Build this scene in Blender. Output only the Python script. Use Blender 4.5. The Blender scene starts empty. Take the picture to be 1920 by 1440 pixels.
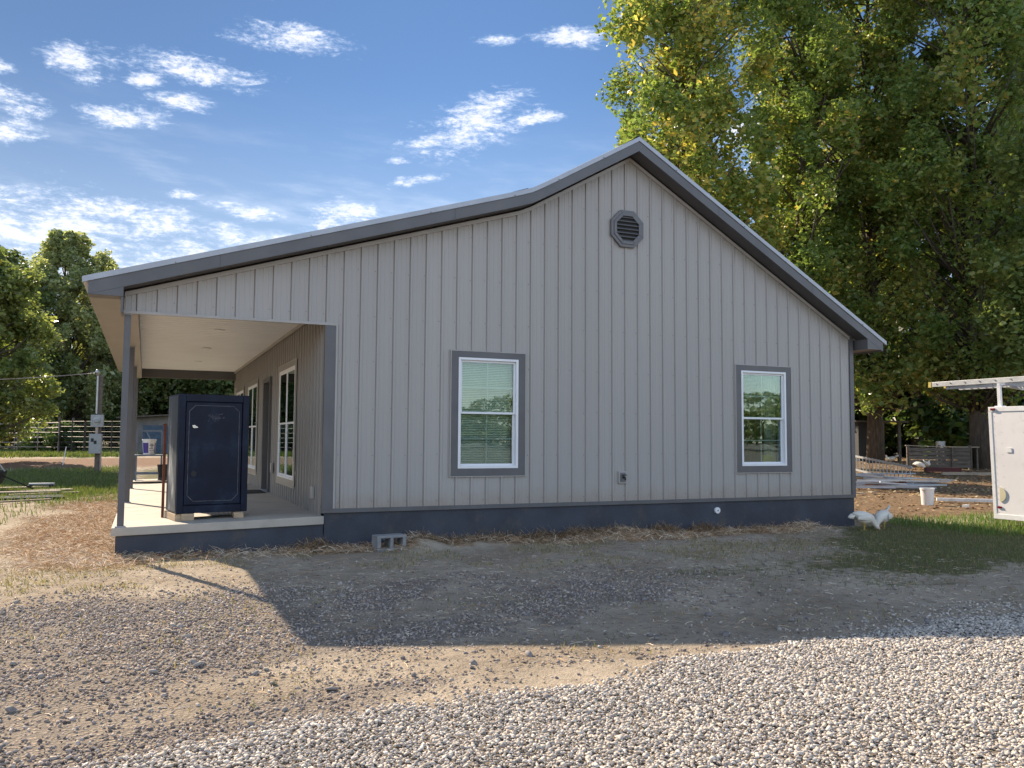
import bpy, bmesh, math, random
import numpy as np
from mathutils import Vector, Matrix, noise as mnoise
random.seed(7); rng = np.random.default_rng(7)
S = bpy.context.scene; COL = S.collection
PI = math.pi
# ------------------------------------------------------------------ camera (solved from the wall ribs: 9 in. spacing)
CX, CY, CZ, YAW, PITCH, ROLL, FPX = 0.1273, -11.105, 1.4386, 0.4103, 0.0657, 0.0060, 1577.35
F = Vector((math.sin(YAW)*math.cos(PITCH), math.cos(YAW)*math.cos(PITCH), math.sin(PITCH)))
R0 = Vector((math.cos(YAW), -math.sin(YAW), 0)); U0 = R0.cross(F)
RT = R0*math.cos(ROLL)+U0*math.sin(ROLL); UP = U0*math.cos(ROLL)-R0*math.sin(ROLL)
cd = bpy.data.cameras.new('camera'); cam = bpy.data.objects.new('camera', cd); COL.objects.link(cam)
m = Matrix.Identity(4)
for i in range(3): m[i][0], m[i][1], m[i][2] = RT[i], UP[i], -F[i]
m[0][3], m[1][3], m[2][3] = CX, CY, CZ
cam.matrix_world = m; cd.sensor_width = 36; cd.lens = FPX/1920*36; cd.clip_end = 2000; cd.clip_start = .05
S.camera = cam
def gz(x, y):
    s = (x-CX)*math.sin(YAW)+(y-CY)*math.cos(YAW)
    t = min(1, max(0, (s-25)/14)); z = .55*t*t*(3-2*t)
    return z-.13*math.exp(-((x-14.6)**2+(y+1)**2)/7)
def gza(x, y):
    s = (x-CX)*math.sin(YAW)+(y-CY)*math.cos(YAW)
    t = np.clip((s-25)/14, 0, 1)
    return .55*t*t*(3-2*t)-.13*np.exp(-((x-14.6)**2+(y+1)**2)/7)
def at(u, s):      # ground spot seen in column u at forward distance s
    l = (u-960)/FPX*s
    x = CX+s*math.sin(YAW)+l*math.cos(YAW); y = CY+s*math.cos(YAW)-l*math.sin(YAW)
    return x, y, gz(x, y)
# ------------------------------------------------------------------ materials
def new_mat(name):
    mt = bpy.data.materials.new(name); mt.use_nodes = True
    nt = mt.node_tree; return mt, nt, nt.nodes['Principled BSDF']
def N(nt, t, **kw):
    n = nt.nodes.new(t)
    for k, v in kw.items(): setattr(n, k, v)
    return n
def link(nt, a, b): nt.links.new(a, b)
def noise_node(nt, scale, detail=4, vec=None, rough=.55):
    n = N(nt, 'ShaderNodeTexNoise'); n.inputs['Scale'].default_value = scale
    n.inputs['Detail'].default_value = detail; n.inputs['Roughness'].default_value = rough
    if vec is not None: link(nt, vec, n.inputs['Vector'])
    return n
def ramp(nt, fac, stops):
    r = N(nt, 'ShaderNodeValToRGB'); e = r.color_ramp.elements
    e[0].position, e[0].color = stops[0][0], (*stops[0][1], 1)
    e[1].position, e[1].color = stops[-1][0], (*stops[-1][1], 1)
    for p, c in stops[1:-1]:
        q = e.new(p); q.color = (*c, 1)
    link(nt, fac, r.inputs[0]); return r
def mixc(nt, fac, a, b, mode='MIX'):
    n = N(nt, 'ShaderNodeMix'); n.data_type = 'RGBA'; n.blend_type = mode
    for sk, v in ((n.inputs[0], fac), (n.inputs[6], a), (n.inputs[7], b)):
        if hasattr(v, 'links'): link(nt, v, sk)
        elif isinstance(v, (int, float)): sk.default_value = v
        else: sk.default_value = (*v, 1)
    return n.outputs[2]
def mth(nt, op, a, b=None, c=None, clamp=False):
    n = N(nt, 'ShaderNodeMath'); n.operation = op; n.use_clamp = clamp
    for i, v in enumerate((a, b, c)):
        if v is None: continue
        if hasattr(v, 'links'): link(nt, v, n.inputs[i])
        else: n.inputs[i].default_value = v
    return n.outputs[0]
def smooth(nt, x, a, b):
    n = N(nt, 'ShaderNodeMapRange'); n.interpolation_type = 'SMOOTHSTEP'
    link(nt, x, n.inputs[0]); n.inputs[1].default_value = a; n.inputs[2].default_value = b
    return n.outputs[0]
def objco(nt, scale=(1, 1, 1)):
    t = N(nt, 'ShaderNodeTexCoord'); mp = N(nt, 'ShaderNodeMapping'); mp.inputs['Scale'].default_value = scale
    link(nt, t.outputs['Object'], mp.inputs[0]); return mp.outputs[0]
def M(name, col, rough=.6, metal=0., var=.12, scale=6., bump=0., bscale=60., stretch=(1, 1, 1), spec=.5, dirt=None, dirt_amt=.3):
    mt, nt, b = new_mat(name); v = objco(nt, stretch)
    n = noise_node(nt, scale, 5, v)
    d = tuple(c*(1-var) for c in col); l = tuple(min(1, c*(1+var)) for c in col)
    c = ramp(nt, n.outputs[0], [(.3, d), (.7, l)]).outputs[0]
    if dirt:
        n2 = noise_node(nt, scale*.6+1.3, 6, v, .7)
        c = mixc(nt, mth(nt, 'MULTIPLY', smooth(nt, n2.outputs[0], .5, .72), dirt_amt), c, dirt)
    link(nt, c, b.inputs['Base Color']); b.inputs['Roughness'].default_value = rough
    b.inputs['Metallic'].default_value = metal; b.inputs['Specular IOR Level'].default_value = spec
    if bump:
        n3 = noise_node(nt, bscale, 3, v); bp = N(nt, 'ShaderNodeBump'); bp.inputs['Strength'].default_value = bump
        bp.inputs['Distance'].default_value = .01; link(nt, n3.outputs[0], bp.inputs['Height']); link(nt, bp.outputs[0], b.inputs['Normal'])
    return mt
m_siding = None
def siding_mat():
    mt, nt, b = new_mat('painted_steel_siding'); tc = N(nt, 'ShaderNodeTexCoord'); sp = N(nt, 'ShaderNodeSeparateXYZ')
    link(nt, tc.outputs['Object'], sp.inputs[0])
    base = mixc(nt, noise_node(nt, .9, 4, objco(nt, (1, 1, .35))).outputs[0], (.345, .326, .308), (.388, .368, .348))
    # panel-to-panel tone and slow oil-canning
    fl = mth(nt, 'FLOOR', mth(nt, 'DIVIDE', mth(nt, 'ADD', sp.outputs[0], .01), .9144))
    wn = N(nt, 'ShaderNodeTexWhiteNoise'); wn.noise_dimensions = '1D'; link(nt, fl, wn.inputs['W'])
    base = mixc(nt, mth(nt, 'MULTIPLY', wn.outputs[0], .20), base, (.24, .23, .22))
    # grime runs under the rake (follow the washed panel tops)
    ra = mth(nt, 'MULTIPLY_ADD', sp.outputs[0], .306, 3.222); rb = mth(nt, 'MULTIPLY_ADD', sp.outputs[0], .576, 1.836)
    rc = mth(nt, 'MULTIPLY_ADD', sp.outputs[0], -.576, 9.82)
    top = mth(nt, 'MINIMUM', mth(nt, 'MAXIMUM', ra, rb), rc); dd = mth(nt, 'SUBTRACT', top, sp.outputs[2])
    st = noise_node(nt, 1, 3, objco(nt, (34, 1, .5)), .7)
    ln = mth(nt, 'MULTIPLY_ADD', st.outputs[0], .9, -.22)
    g = mth(nt, 'SUBTRACT', 1, mth(nt, 'DIVIDE', dd, ln), clamp=True)
    g = mth(nt, 'MULTIPLY', g, mth(nt, 'MULTIPLY_ADD', sp.outputs[0], .07, .05), clamp=True)
    base = mixc(nt, mth(nt, 'MULTIPLY', g, .62, clamp=True), base, (.16, .13, .075))
    # dust splash at the foot
    n5 = noise_node(nt, 5, 5, tc.outputs['Object']); ft = smooth(nt, mth(nt, 'MULTIPLY_ADD', n5.outputs[0], .35, sp.outputs[2]), .98, .62)
    base = mixc(nt, mth(nt, 'MULTIPLY', ft, .45), base, (.26, .20, .14))
    link(nt, base, b.inputs['Base Color']); b.inputs['Roughness'].default_value = .42; b.inputs['Specular IOR Level'].default_value = .4
    bp = N(nt, 'ShaderNodeBump'); bp.inputs['Strength'].default_value = .6; bp.inputs['Distance'].default_value = .02
    link(nt, noise_node(nt, 1.6, 2, objco(nt, (2.5, 2.5, .5))).outputs[0], bp.inputs['Height']); link(nt, bp.outputs[0], b.inputs['Normal'])
    return mt
m_siding = siding_mat()
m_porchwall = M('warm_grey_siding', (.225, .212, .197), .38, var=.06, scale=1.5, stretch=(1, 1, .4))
m_trim = M('charcoal_trim', (.098, .098, .105), .42, var=.14, scale=2.5, bump=.12, bscale=9, dirt=(.14, .125, .105), dirt_amt=.35)
m_jtrim = M('grey_channel', (.34, .32, .30), .4, var=.08, scale=3)
m_soffit = M('dark_soffit', (.075, .072, .075), .55, var=.12, scale=3)
m_tan = M('tan_soffit', (.30, .285, .262), .5, var=.05, scale=2)
m_ceil = M('white_porch_ceiling', (.70, .725, .75), .4, var=.04, scale=1.5)
m_galv = M('galvalume_edge', (.34, .36, .40), .42, .3, var=.08, scale=5)
m_roof = M('galvalume_roof', (.55, .56, .58), .4, .5, var=.06, scale=3)
m_found = M('painted_block_foundation', (.038, .045, .062), .7, var=.25, scale=2.2, bump=.4, bscale=45, dirt=(.085, .075, .062), dirt_amt=.6)
m_conc = M('concrete', (.40, .365, .315), .8, var=.12, scale=2.4, bump=.25, bscale=80, dirt=(.30, .26, .21), dirt_amt=.5)
m_vinyl = M('white_vinyl', (.74, .75, .77), .35, var=.03, scale=4)
m_vent = M('grey_vent_plastic', (.135, .135, .142), .5, var=.08)
m_louver = M('dark_vent_gap', (.02, .02, .022), .8)
m_safe = M('navy_safe_paint', (.0045, .008, .024), .45, spec=.22, var=.35, scale=3, bump=.06, bscale=14, dirt=(.02, .04, .06), dirt_amt=.5)
m_safeside = M('scuffed_safe_side', (.05, .065, .085), .5, var=.5, scale=4, stretch=(1, 1, .35), dirt=(.46, .46, .44), dirt_amt=1)
m_chrome = M('worn_chrome', (.6, .6, .6), .25, .9)
m_pin = M('silver_pinstripe', (.17, .17, .18), .45, .3, var=.5, scale=14)
m_scuff = M('faded_emblem', (.045, .045, .065), .6, var=.6, scale=25)
m_lumber = M('pine_lumber', (.42, .31, .20), .75, var=.2, scale=5, stretch=(1, 1, 6))
m_oldwood = M('weathered_wood', (.12, .10, .08), .85, var=.35, scale=5, stretch=(1, 1, 4), bump=.3)
m_palewood = M('pale_board', (.33, .27, .20), .8, var=.2, scale=4)
m_rust = M('rusty_steel', (.15, .045, .022), .8, var=.35, scale=8)
m_red = M('faded_red_paint', (.07, .012, .012), .7, var=.3)
m_black = M('black_rubber', (.015, .015, .015), .7, var=.2)
m_brown = M('brown_leather', (.05, .03, .02), .6, var=.3)
m_bluegrey = M('blue_grey_steel', (.13, .16, .21), .5, .2, var=.2)
m_white = M('white_plastic', (.70, .70, .70), .45, var=.06, dirt=(.35, .32, .28), dirt_amt=.5)
m_purple = M('purple_label', (.05, .03, .22), .5, var=.15)
m_text = M('label_print', (.12, .10, .16), .6)
m_box = M('grey_enamel_box', (.30, .31, .31), .5, .1, var=.1)
m_pipe = M('galvanised_pipe', (.42, .43, .44), .42, .6, var=.15)
m_darkpipe = M('dark_gate_pipe', (.07, .06, .055), .6, .3, var=.35, scale=2)
m_palepipe = M('sunbleached_pink_pipe', (.36, .29, .27), .5, .2, var=.3, scale=2)
m_alu = M('aluminium', (.48, .49, .50), .45, .5, var=.12)
m_yellow = M('yellow_cap', (.55, .42, .08), .5)
m_trailer = M('white_trailer_skin', (.72, .70, .70), .32, var=.05, scale=1.2, bump=.25, bscale=3.0, dirt=(.5, .47, .42), dirt_amt=.4)
m_redlens = M('red_lens', (.16, .008, .012), .3)
m_amber = M('cream_vent', (.55, .50, .34), .5)
m_shed = M('faded_shed_metal', (.20, .19, .18), .7, .1, var=.25, scale=2)
m_tarp = M('blue_grey_tarp', (.06, .10, .15), .6, var=.3)
m_block = M('cinder_block', (.24, .245, .25), .95, var=.16, scale=12, bump=.6, bscale=110)
m_feather = M('white_feathers', (.70, .66, .58), .8, var=.08, scale=25, bump=.5, bscale=55)
m_comb = M('red_comb', (.35, .02, .015), .6)
m_leg = M('yellow_leg', (.45, .30, .08), .6)
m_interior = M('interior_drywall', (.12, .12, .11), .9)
m_blind = M('white_blind_slats', (.80, .82, .76), .6, var=.05)
m_curtain = M('cream_curtain', (.66, .64, .55), .9)
m_ycloth = M('yellow_cloth', (.62, .55, .10), .9)
m_bark = M('grey_brown_bark', (.085, .068, .052), .9, var=.45, scale=5, stretch=(3, 3, .6), bump=.8, bscale=12)
def glass_mat():
    mt, nt, b = new_mat('window_glass'); nt.nodes.remove(b)
    out = nt.nodes['Material Output']
    gl = N(nt, 'ShaderNodeBsdfGlossy'); gl.inputs['Roughness'].default_value = .015; gl.inputs['Color'].default_value = (.52, .64, .66, 1)
    tr = N(nt, 'ShaderNodeBsdfTransparent'); tr.inputs['Color'].default_value = (.84, .91, .885, 1)
    fr = N(nt, 'ShaderNodeFresnel'); fr.inputs['IOR'].default_value = 1.5
    mx = N(nt, 'ShaderNodeMixShader')
    fac = mth(nt, 'MULTIPLY_ADD', fr.outputs[0], 1.1, .085, clamp=True)
    bp = N(nt, 'ShaderNodeBump'); bp.inputs['Strength'].default_value = .06; bp.inputs['Distance'].default_value = .01
    link(nt, noise_node(nt, 2.2, 2, objco(nt)).outputs[0], bp.inputs['Height']); link(nt, bp.outputs[0], gl.inputs['Normal'])
    link(nt, fac, mx.inputs[0]); link(nt, tr.outputs[0], mx.inputs[1]); link(nt, gl.outputs[0], mx.inputs[2])
    link(nt, mx.outputs[0], out.inputs['Surface']); return mt
m_glass = glass_mat()
def leaf_mat(name, tl=.5, rough=.45):
    mt, nt, b = new_mat(name); out = nt.nodes['Material Output']
    a = N(nt, 'ShaderNodeAttribute', attribute_name='col')
    b.inputs['Roughness'].default_value = rough; b.inputs['Specular IOR Level'].default_value = .6
    link(nt, a.outputs['Color'], b.inputs['Base Color'])
    t = N(nt, 'ShaderNodeBsdfTranslucent'); link(nt, mixc(nt, 1.0, a.outputs['Color'], (1.45, 1.45, .8), 'MULTIPLY'), t.inputs['Color'])
    mx = N(nt, 'ShaderNodeMixShader'); mx.inputs[0].default_value = tl
    link(nt, b.outputs[0], mx.inputs[1]); link(nt, t.outputs[0], mx.inputs[2]); link(nt, mx.outputs[0], out.inputs['Surface'])
    return mt
m_leaf = leaf_mat('leaves', .46, .33); m_grass = leaf_mat('grass_blades', .3, .6)
def attr_mat(name, rough=.85):
    mt, nt, b = new_mat(name); a = N(nt, 'ShaderNodeAttribute', attribute_name='col')
    n = noise_node(nt, 60, 3, objco(nt))
    link(nt, mixc(nt, .5, a.outputs['Color'], ramp(nt, n.outputs[0], [(.3, (.35, .35, .35)), (.7, (.75, .75, .75))]).outputs[0], 'OVERLAY'), b.inputs['Base Color'])
    b.inputs['Roughness'].default_value = rough; b.inputs['Specular IOR Level'].default_value = .25; return mt
m_stone = attr_mat('crushed_stone'); m_straw = attr_mat('straw')
# ------------------------------------------------------------------ mesh builder
class MB:
    def __init__(s): s.v = []; s.f = []
    def add(s, vs, fs):
        o = len(s.v); s.v += [tuple(v) for v in vs]; s.f += [tuple(i+o for i in f) for f in fs]; return s
    def box(s, x0, x1, y0, y1, z0, z1):
        return s.add([(x, y, z) for z in (z0, z1) for y in (y0, y1) for x in (x0, x1)],
                     [(0, 2, 3, 1), (4, 5, 7, 6), (0, 1, 5, 4), (2, 6, 7, 3), (0, 4, 6, 2), (1, 3, 7, 5)])
    def obox(s, c, size, rot=(0, 0, 0)):
        from mathutils import Euler
        e = Euler(rot).to_matrix(); c = Vector(c); h = [q/2 for q in size]
        return s.add([c+e@Vector((x*h[0], y*h[1], z*h[2])) for z in (-1, 1) for y in (-1, 1) for x in (-1, 1)],
                     [(0, 2, 3, 1), (4, 5, 7, 6), (0, 1, 5, 4), (2, 6, 7, 3), (0, 4, 6, 2), (1, 3, 7, 5)])
    def bar(s, a, b, w, h=None, up=(0, 0, 1)):
        a, b = Vector(a), Vector(b); h = h or w; d = (b-a).normalized(); u = Vector(up)
        if abs(d.dot(u)) > .98: u = Vector((1, 0, 0))
        r = d.cross(u).normalized(); u = r.cross(d)
        vs = [p+r*(w/2*i)+u*(h/2*j) for p in (a, b) for i, j in ((-1, -1), (1, -1), (1, 1), (-1, 1))]
        return s.add(vs, [(0, 1, 2, 3), (7, 6, 5, 4), (0, 4, 5, 1), (1, 5, 6, 2), (2, 6, 7, 3), (3, 7, 4, 0)])
    def tube(s, pts, rad, n=8, cap=True):
        pts = [Vector(p) for p in pts]; k = len(pts)
        if not hasattr(rad, '__len__'): rad = [rad]*k
        ref = None; vs = []
        for i, p in enumerate(pts):
            d = (pts[min(i+1, k-1)]-pts[max(i-1, 0)]).normalized()
            if ref is None: ref = d.orthogonal().normalized()
            r = (ref-d*ref.dot(d)).normalized(); ref = r; q = d.cross(r)
            for j in range(n):
                a = 2*PI*j/n; vs.append(p+(r*math.cos(a)+q*math.sin(a))*rad[i])
        fs = [(i*n+j, i*n+(j+1) % n, (i+1)*n+(j+1) % n, (i+1)*n+j) for i in range(k-1) for j in range(n)]
        if cap: fs += [tuple(range(n))[::-1], tuple((k-1)*n+j for j in range(n))]
        return s.add(vs, fs)
    def cyl(s, c, r, h, n=20, r2=None, axis='z'):
        c = Vector(c); ax = {'z': Vector((0, 0, h)), 'y': Vector((0, h, 0)), 'x': Vector((h, 0, 0))}[axis]
        return s.tube([c, c+ax], [r, r if r2 is None else r2], n)
    def lathe(s, c, prof, n=24):
        c = Vector(c); vs = [c+Vector((r*math.cos(2*PI*j/n), r*math.sin(2*PI*j/n), z)) for r, z in prof for j in range(n)]
        fs = [(i*n+j, i*n+(j+1) % n, (i+1)*n+(j+1) % n, (i+1)*n+j) for i in range(len(prof)-1) for j in range(n)]
        fs += [tuple(range(n))[::-1], tuple((len(prof)-1)*n+j for j in range(n))]
        return s.add(vs, fs)
    def prism(s, poly, y0, y1):      # polygon in xz extruded along y
        n = len(poly); vs = [(x, y0, z) for x, z in poly]+[(x, y1, z) for x, z in poly]
        return s.add(vs, [tuple(range(n)), tuple(range(2*n-1, n-1, -1))]+[(i, (i+1) % n, n+(i+1) % n, n+i) for i in range(n)])
    def build(s, name, mat, parent=None, smooth=False, bevel=0, solid=True, loc=None):
        me = bpy.data.meshes.new(name); me.from_pydata([tuple(v) for v in s.v], [], s.f)
        if solid:
            bm = bmesh.new(); bm.from_mesh(me); bmesh.ops.recalc_face_normals(bm, faces=bm.faces); bm.to_mesh(me); bm.free()
        if smooth: me.polygons.foreach_set('use_smooth', [True]*len(me.polygons))
        me.materials.append(mat); o = bpy.data.objects.new(name, me); COL.objects.link(o)
        if parent: o.parent = parent
        if loc: o.location = loc
        if bevel:
            b = o.modifiers.new('bevel', 'BEVEL'); b.width = bevel; b.segments = 2; b.limit_method = 'ANGLE'
        return o
def tag(o, label, cat=None, group=None, kind=None):
    if label: o['label'] = label
    if cat: o['category'] = cat
    if group: o['group'] = group
    if kind: o['kind'] = kind
    return o
def thing(name, label, cat, loc=(0, 0, 0), rz=0, group=None):
    o = bpy.data.objects.new(name, None); COL.objects.link(o); o.empty_display_size = .2
    o.location = loc; o.rotation_euler = (0, 0, rz); return tag(o, label, cat, group)
def dup(root, loc, rz, label, scale=1):
    def rec(o, par):
        c = o.copy(); COL.objects.link(c)
        if par: c.parent = par
        for ch in [q for q in COL.objects if q.parent == o]: rec(ch, c)
        return c
    r = rec(root, None); r.location = loc; r.rotation_euler = (0, 0, rz); r['label'] = label; r.scale = (scale,)*3; return r
def npmesh(name, verts, faces, mat, cols=None, parent=None, smooth=False):
    # faces: (n,k) array
    me = bpy.data.meshes.new(name); nf, k = faces.shape
    me.vertices.add(len(verts)); me.vertices.foreach_set('co', np.ascontiguousarray(verts, dtype=np.float32).ravel())
    me.loops.add(nf*k); me.loops.foreach_set('vertex_index', faces.astype(np.int32).ravel())
    me.polygons.add(nf); me.polygons.foreach_set('loop_start', np.arange(0, nf*k, k, dtype=np.int32))
    if cols is not None:
        a = me.attributes.new('col', 'FLOAT_COLOR', 'POINT')
        a.data.foreach_set('color', np.concatenate([cols, np.ones((len(cols), 1))], 1).astype(np.float32).ravel())
    me.update(calc_edges=True)
    if smooth: me.polygons.foreach_set('use_smooth', np.ones(nf, dtype=bool))
    me.materials.append(mat); o = bpy.data.objects.new(name, me); COL.objects.link(o)
    if parent: o.parent = parent
    return o
# ------------------------------------------------------------------ light
SUN_AZ = math.radians(-20.6); SUN_EL = math.radians(32.5)
sd = bpy.data.lights.new('sun', 'SUN'); so = bpy.data.objects.new('sun', sd); COL.objects.link(so)
sd.energy = 5.0; sd.angle = math.radians(.55); sd.color = (1.0, .84, .64)
dv = Vector((math.sin(SUN_AZ)*math.cos(SUN_EL), math.cos(SUN_AZ)*math.cos(SUN_EL), math.sin(SUN_EL)))
so.rotation_euler = dv.to_track_quat('Z', 'Y').to_euler(); so.location = dv*60
def world():
    w = bpy.data.worlds.new('World'); S.world = w; w.use_nodes = True; nt = w.node_tree; bg = nt.nodes['Background']
    sk = N(nt, 'ShaderNodeTexSky'); sk.sky_type = 'NISHITA'; sk.sun_disc = False; sk.sun_elevation = SUN_EL; sk.sun_rotation = SUN_AZ
    sk.air_density = 1.; sk.dust_density = .12; sk.ozone_density = 2.
    tc = N(nt, 'ShaderNodeTexCoord'); sp = N(nt, 'ShaderNodeSeparateXYZ'); link(nt, tc.outputs['Generated'], sp.inputs[0])
    X, Y, Z = sp.outputs
    # deep clear blue ahead; unseen sky behind the viewer brightened to light shaded walls
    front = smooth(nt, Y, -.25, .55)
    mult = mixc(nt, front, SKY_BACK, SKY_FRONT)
    mult = mixc(nt, smooth(nt, Z, .62, .9), mult, (1.0, .80, .64))  # unseen overhead sky warmed for its light on the shaded ground
    col = mixc(nt, 1., sk.outputs[0], mult, 'MULTIPLY')
    RAD = 57.29578
    az = mth(nt, 'MULTIPLY', mth(nt, 'ARCTAN2', X, Y), RAD)
    even = mixc(nt, smooth(nt, az, -16, 30), (.64, .66, .66), (1.36, 1.27, 1.18))
    col = mixc(nt, front, col, mixc(nt, 1., col, even, 'MULTIPLY')); el = mth(nt, 'MULTIPLY', mth(nt, 'ARCSINE', Z), RAD)
    # faint horizon milk
    low = smooth(nt, el, 24, 4)
    col = mixc(nt, mth(nt, 'MULTIPLY', low, .68), col, (2.1, 2.5, 3.05))
    blobs = [(8.3, 25.25, 5.0, 1.05, 0), (2.6, 22.6, 5.2, 1.05, -.02), (-4.6, 22.0, 2.5, 1.3, 0), (1.6, 20.7, 2.6, .7, .05), (-1.6, 19.5, 3.2, 1.1, .12), (-.6, 21.6, 1.5, .5, .1),
             (-8.0, 19.2, 2.8, 1.0, -.05), (-8.5, 17.6, 3.0, .9, .05), (-8.7, 20.9, 1.2, .5, 0),
             (20.8, 20.8, 4.8, 2.2, .32), (18.0, 19.8, 2.8, .7, .05), (24.4, 21.2, 3.2, .5, .1), (27.5, 26.1, 3.4, .8, 0), (22.2, 26.0, 1.8, .4, 0), (16.7, 17.2, 2.6, .45, .18), (15.5, 18.4, 1.2, .3, .05),
             (-6.0, 12.4, 9.0, 3.0, -.04), (0.5, 13.4, 5.5, 1.4, -.18), (4.5, 13.0, 3.4, .9, -.2), (7.2, 12.6, 3.0, 1.0, -.15), (6.0, 14.4, 2.6, .6, -.1), (1.8, 15.2, 1.6, .35, .05), (4.0, 14.9, 1.6, .4, 0), (11.8, 14.5, 3.4, 1.5, 0), (-3., 10.0, 8, 1.8, .02), (3.0, 11.2, 6, 1.2, -.05), (9.0, 25.0, .01, .01, 0),
             (34, 27, 4, 1.2, .1), (40, 20, 5, 1.5, .1), (10.6, 30.0, 1, .3, 0)]
    mask = None
    cb = N(nt, 'ShaderNodeCombineXYZ'); link(nt, mth(nt, 'MULTIPLY', az, .16), cb.inputs[0]); link(nt, mth(nt, 'MULTIPLY', el, .42), cb.inputs[1])
    n1 = noise_node(nt, 2.3, 10, cb.outputs[0], .66); n1.inputs['Distortion'].default_value = .5
    for a, e, w_, h_, sl in blobs:
        da = mth(nt, 'SUBTRACT', az, a); dx = mth(nt, 'DIVIDE', da, w_)
        dy = mth(nt, 'DIVIDE', mth(nt, 'SUBTRACT', mth(nt, 'SUBTRACT', el, e), mth(nt, 'MULTIPLY', da, sl)), h_)
        d = mth(nt, 'SUBTRACT', 1, mth(nt, 'ADD', mth(nt, 'MULTIPLY', dx, dx), mth(nt, 'MULTIPLY', dy, dy)))
        mask = d if mask is None else mth(nt, 'MAXIMUM', mask, d)
    mask = mth(nt, 'MAXIMUM', mask, -.6)
    k = mth(nt, 'ADD', mth(nt, 'MULTIPLY', mask, .80), mth(nt, 'MULTIPLY', mth(nt, 'SUBTRACT', n1.outputs[0], .53), 3.0))
    n3 = noise_node(nt, 11, 8, cb.outputs[0], .7); k = mth(nt, 'ADD', k, mth(nt, 'MULTIPLY', mth(nt, 'SUBTRACT', n3.outputs[0], .5), 1.9))
    cl = smooth(nt, k, -.02, 1.15)
    cloudc = mixc(nt, smooth(nt, k, .3, .9), (2.6, 3.1, 4.0), (3.9, 3.95, 4.15))
    col = mixc(nt, mth(nt, 'MULTIPLY', cl, .84), col, cloudc)
    # thin cirrus veil
    cb2 = N(nt, 'ShaderNodeCombineXYZ'); link(nt, mth(nt, 'MULTIPLY', mth(nt, 'ADD', az, mth(nt, 'MULTIPLY', el, 1.2)), .05), cb2.inputs[0]); link(nt, mth(nt, 'MULTIPLY', el, .22), cb2.inputs[1])
    n2 = noise_node(nt, 2.2, 7, cb2.outputs[0], .6)
    veil = mth(nt, 'MULTIPLY', smooth(nt, n2.outputs[0], .45, .8), mth(nt, 'MULTIPLY', smooth(nt, el, 23, 12), .35))
    col = mixc(nt, veil, col, (4.4, 4.6, 5.0))
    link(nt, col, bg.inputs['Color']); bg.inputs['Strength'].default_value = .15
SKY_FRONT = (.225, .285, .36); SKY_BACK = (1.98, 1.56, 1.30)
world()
S.view_settings.view_transform = 'Standard'; S.view_settings.look = 'None'; S.view_settings.exposure = 1.05; S.view_settings.gamma = 1
S.cycles.max_bounces = 8; S.cycles.transparent_max_bounces = 12; S.cycles.use_denoising = True
#__SETTING__
# ================================================================== THE HOUSE
H = thing('house', 'long single-storey house clad in ribbed grey metal siding, with a covered porch and charcoal trim', 'house')
RP = .2286; HX0, HX1, HD = -.15, 11.46, 12.2
def wz(x):
    return min(max(3.222+.306*x, 1.836+.576*x), 5.828-.576*(x-6.93))
RAKE = [-.53, 5.05, 5.22, 6.93, 11.88]
W1 = (4.01, 5.14, .915, 2.682); W2 = (8.925, 10.06, .915, 2.682)
def ribprofile(a, b):   # list of (t, out) across a ribbed panel
    pts = {round(a, 4): 0, round(b, 4): 0}
    i0, i1 = int(a/RP)-2, int(b/RP)+2
    for i in range(i0, i1+1):
        c = i*RP
        for dt, h in ((-.024, 0), (-.0205, -.010), (-.016, 0), (-.009, .015), (.010, .015), (.034, 0), (.083, 0), (.089, .003), (.097, .003), (.103, 0), (.150, 0), (.156, .003), (.164, .003), (.170, 0)):
            t = c+dt
            if a+.001 < t < b-.001: pts[round(t, 4)] = h
    return sorted(pts.items())
def ribwall(a, b, zlo, zhi, holes, place, extra=()):
    mb = MB(); P = ribprofile(a, b); D = dict(P)
    def hgt(t):
        for (t0, h0), (t1, h1) in zip(P, P[1:]):
            if t0 <= t <= t1: return h0+(h1-h0)*(t-t0)/(t1-t0)
        return 0
    for e in list(extra)+[h for q in holes for h in q[:2]]:
        if a < e < b and round(e, 4) not in D: D[round(e, 4)] = hgt(e)
    P2 = sorted(D.items())
    for (t0, h0), (t1, h1) in zip(P2, P2[1:]):
        mid = (t0+t1)/2; segs = [(None, None)]; cuts = []
        for q in holes:
            if q[0] <= mid <= q[1]: cuts.append((q[2], q[3]))
        zs = []; lo = zlo
        for c0, c1 in sorted(cuts):
            zs.append((lambda t, v=lo: v if not callable(v) else v(t), lambda t, v=c0: v)); lo = c1
        zs.append((lambda t, v=lo: v if not callable(v) else v(t), zhi))
        for za, zb in zs:
            q = [place(t0, h0, za(t0)), place(t1, h1, za(t1)), place(t1, h1, zb(t1)), place(t0, h0, zb(t0))]
            if zb(t0)-za(t0) > .002 or zb(t1)-za(t1) > .002: mb.add(q, [(0, 1, 2, 3)])
    return mb
rim = 2.432
front = ribwall(-.15, 11.385, lambda t: 2.955 if t < rim else .515, wz, [W1, W2], lambda t, h, z: (t, -h, z), (rim-.0005, rim, 5.135, 6.93))
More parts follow.
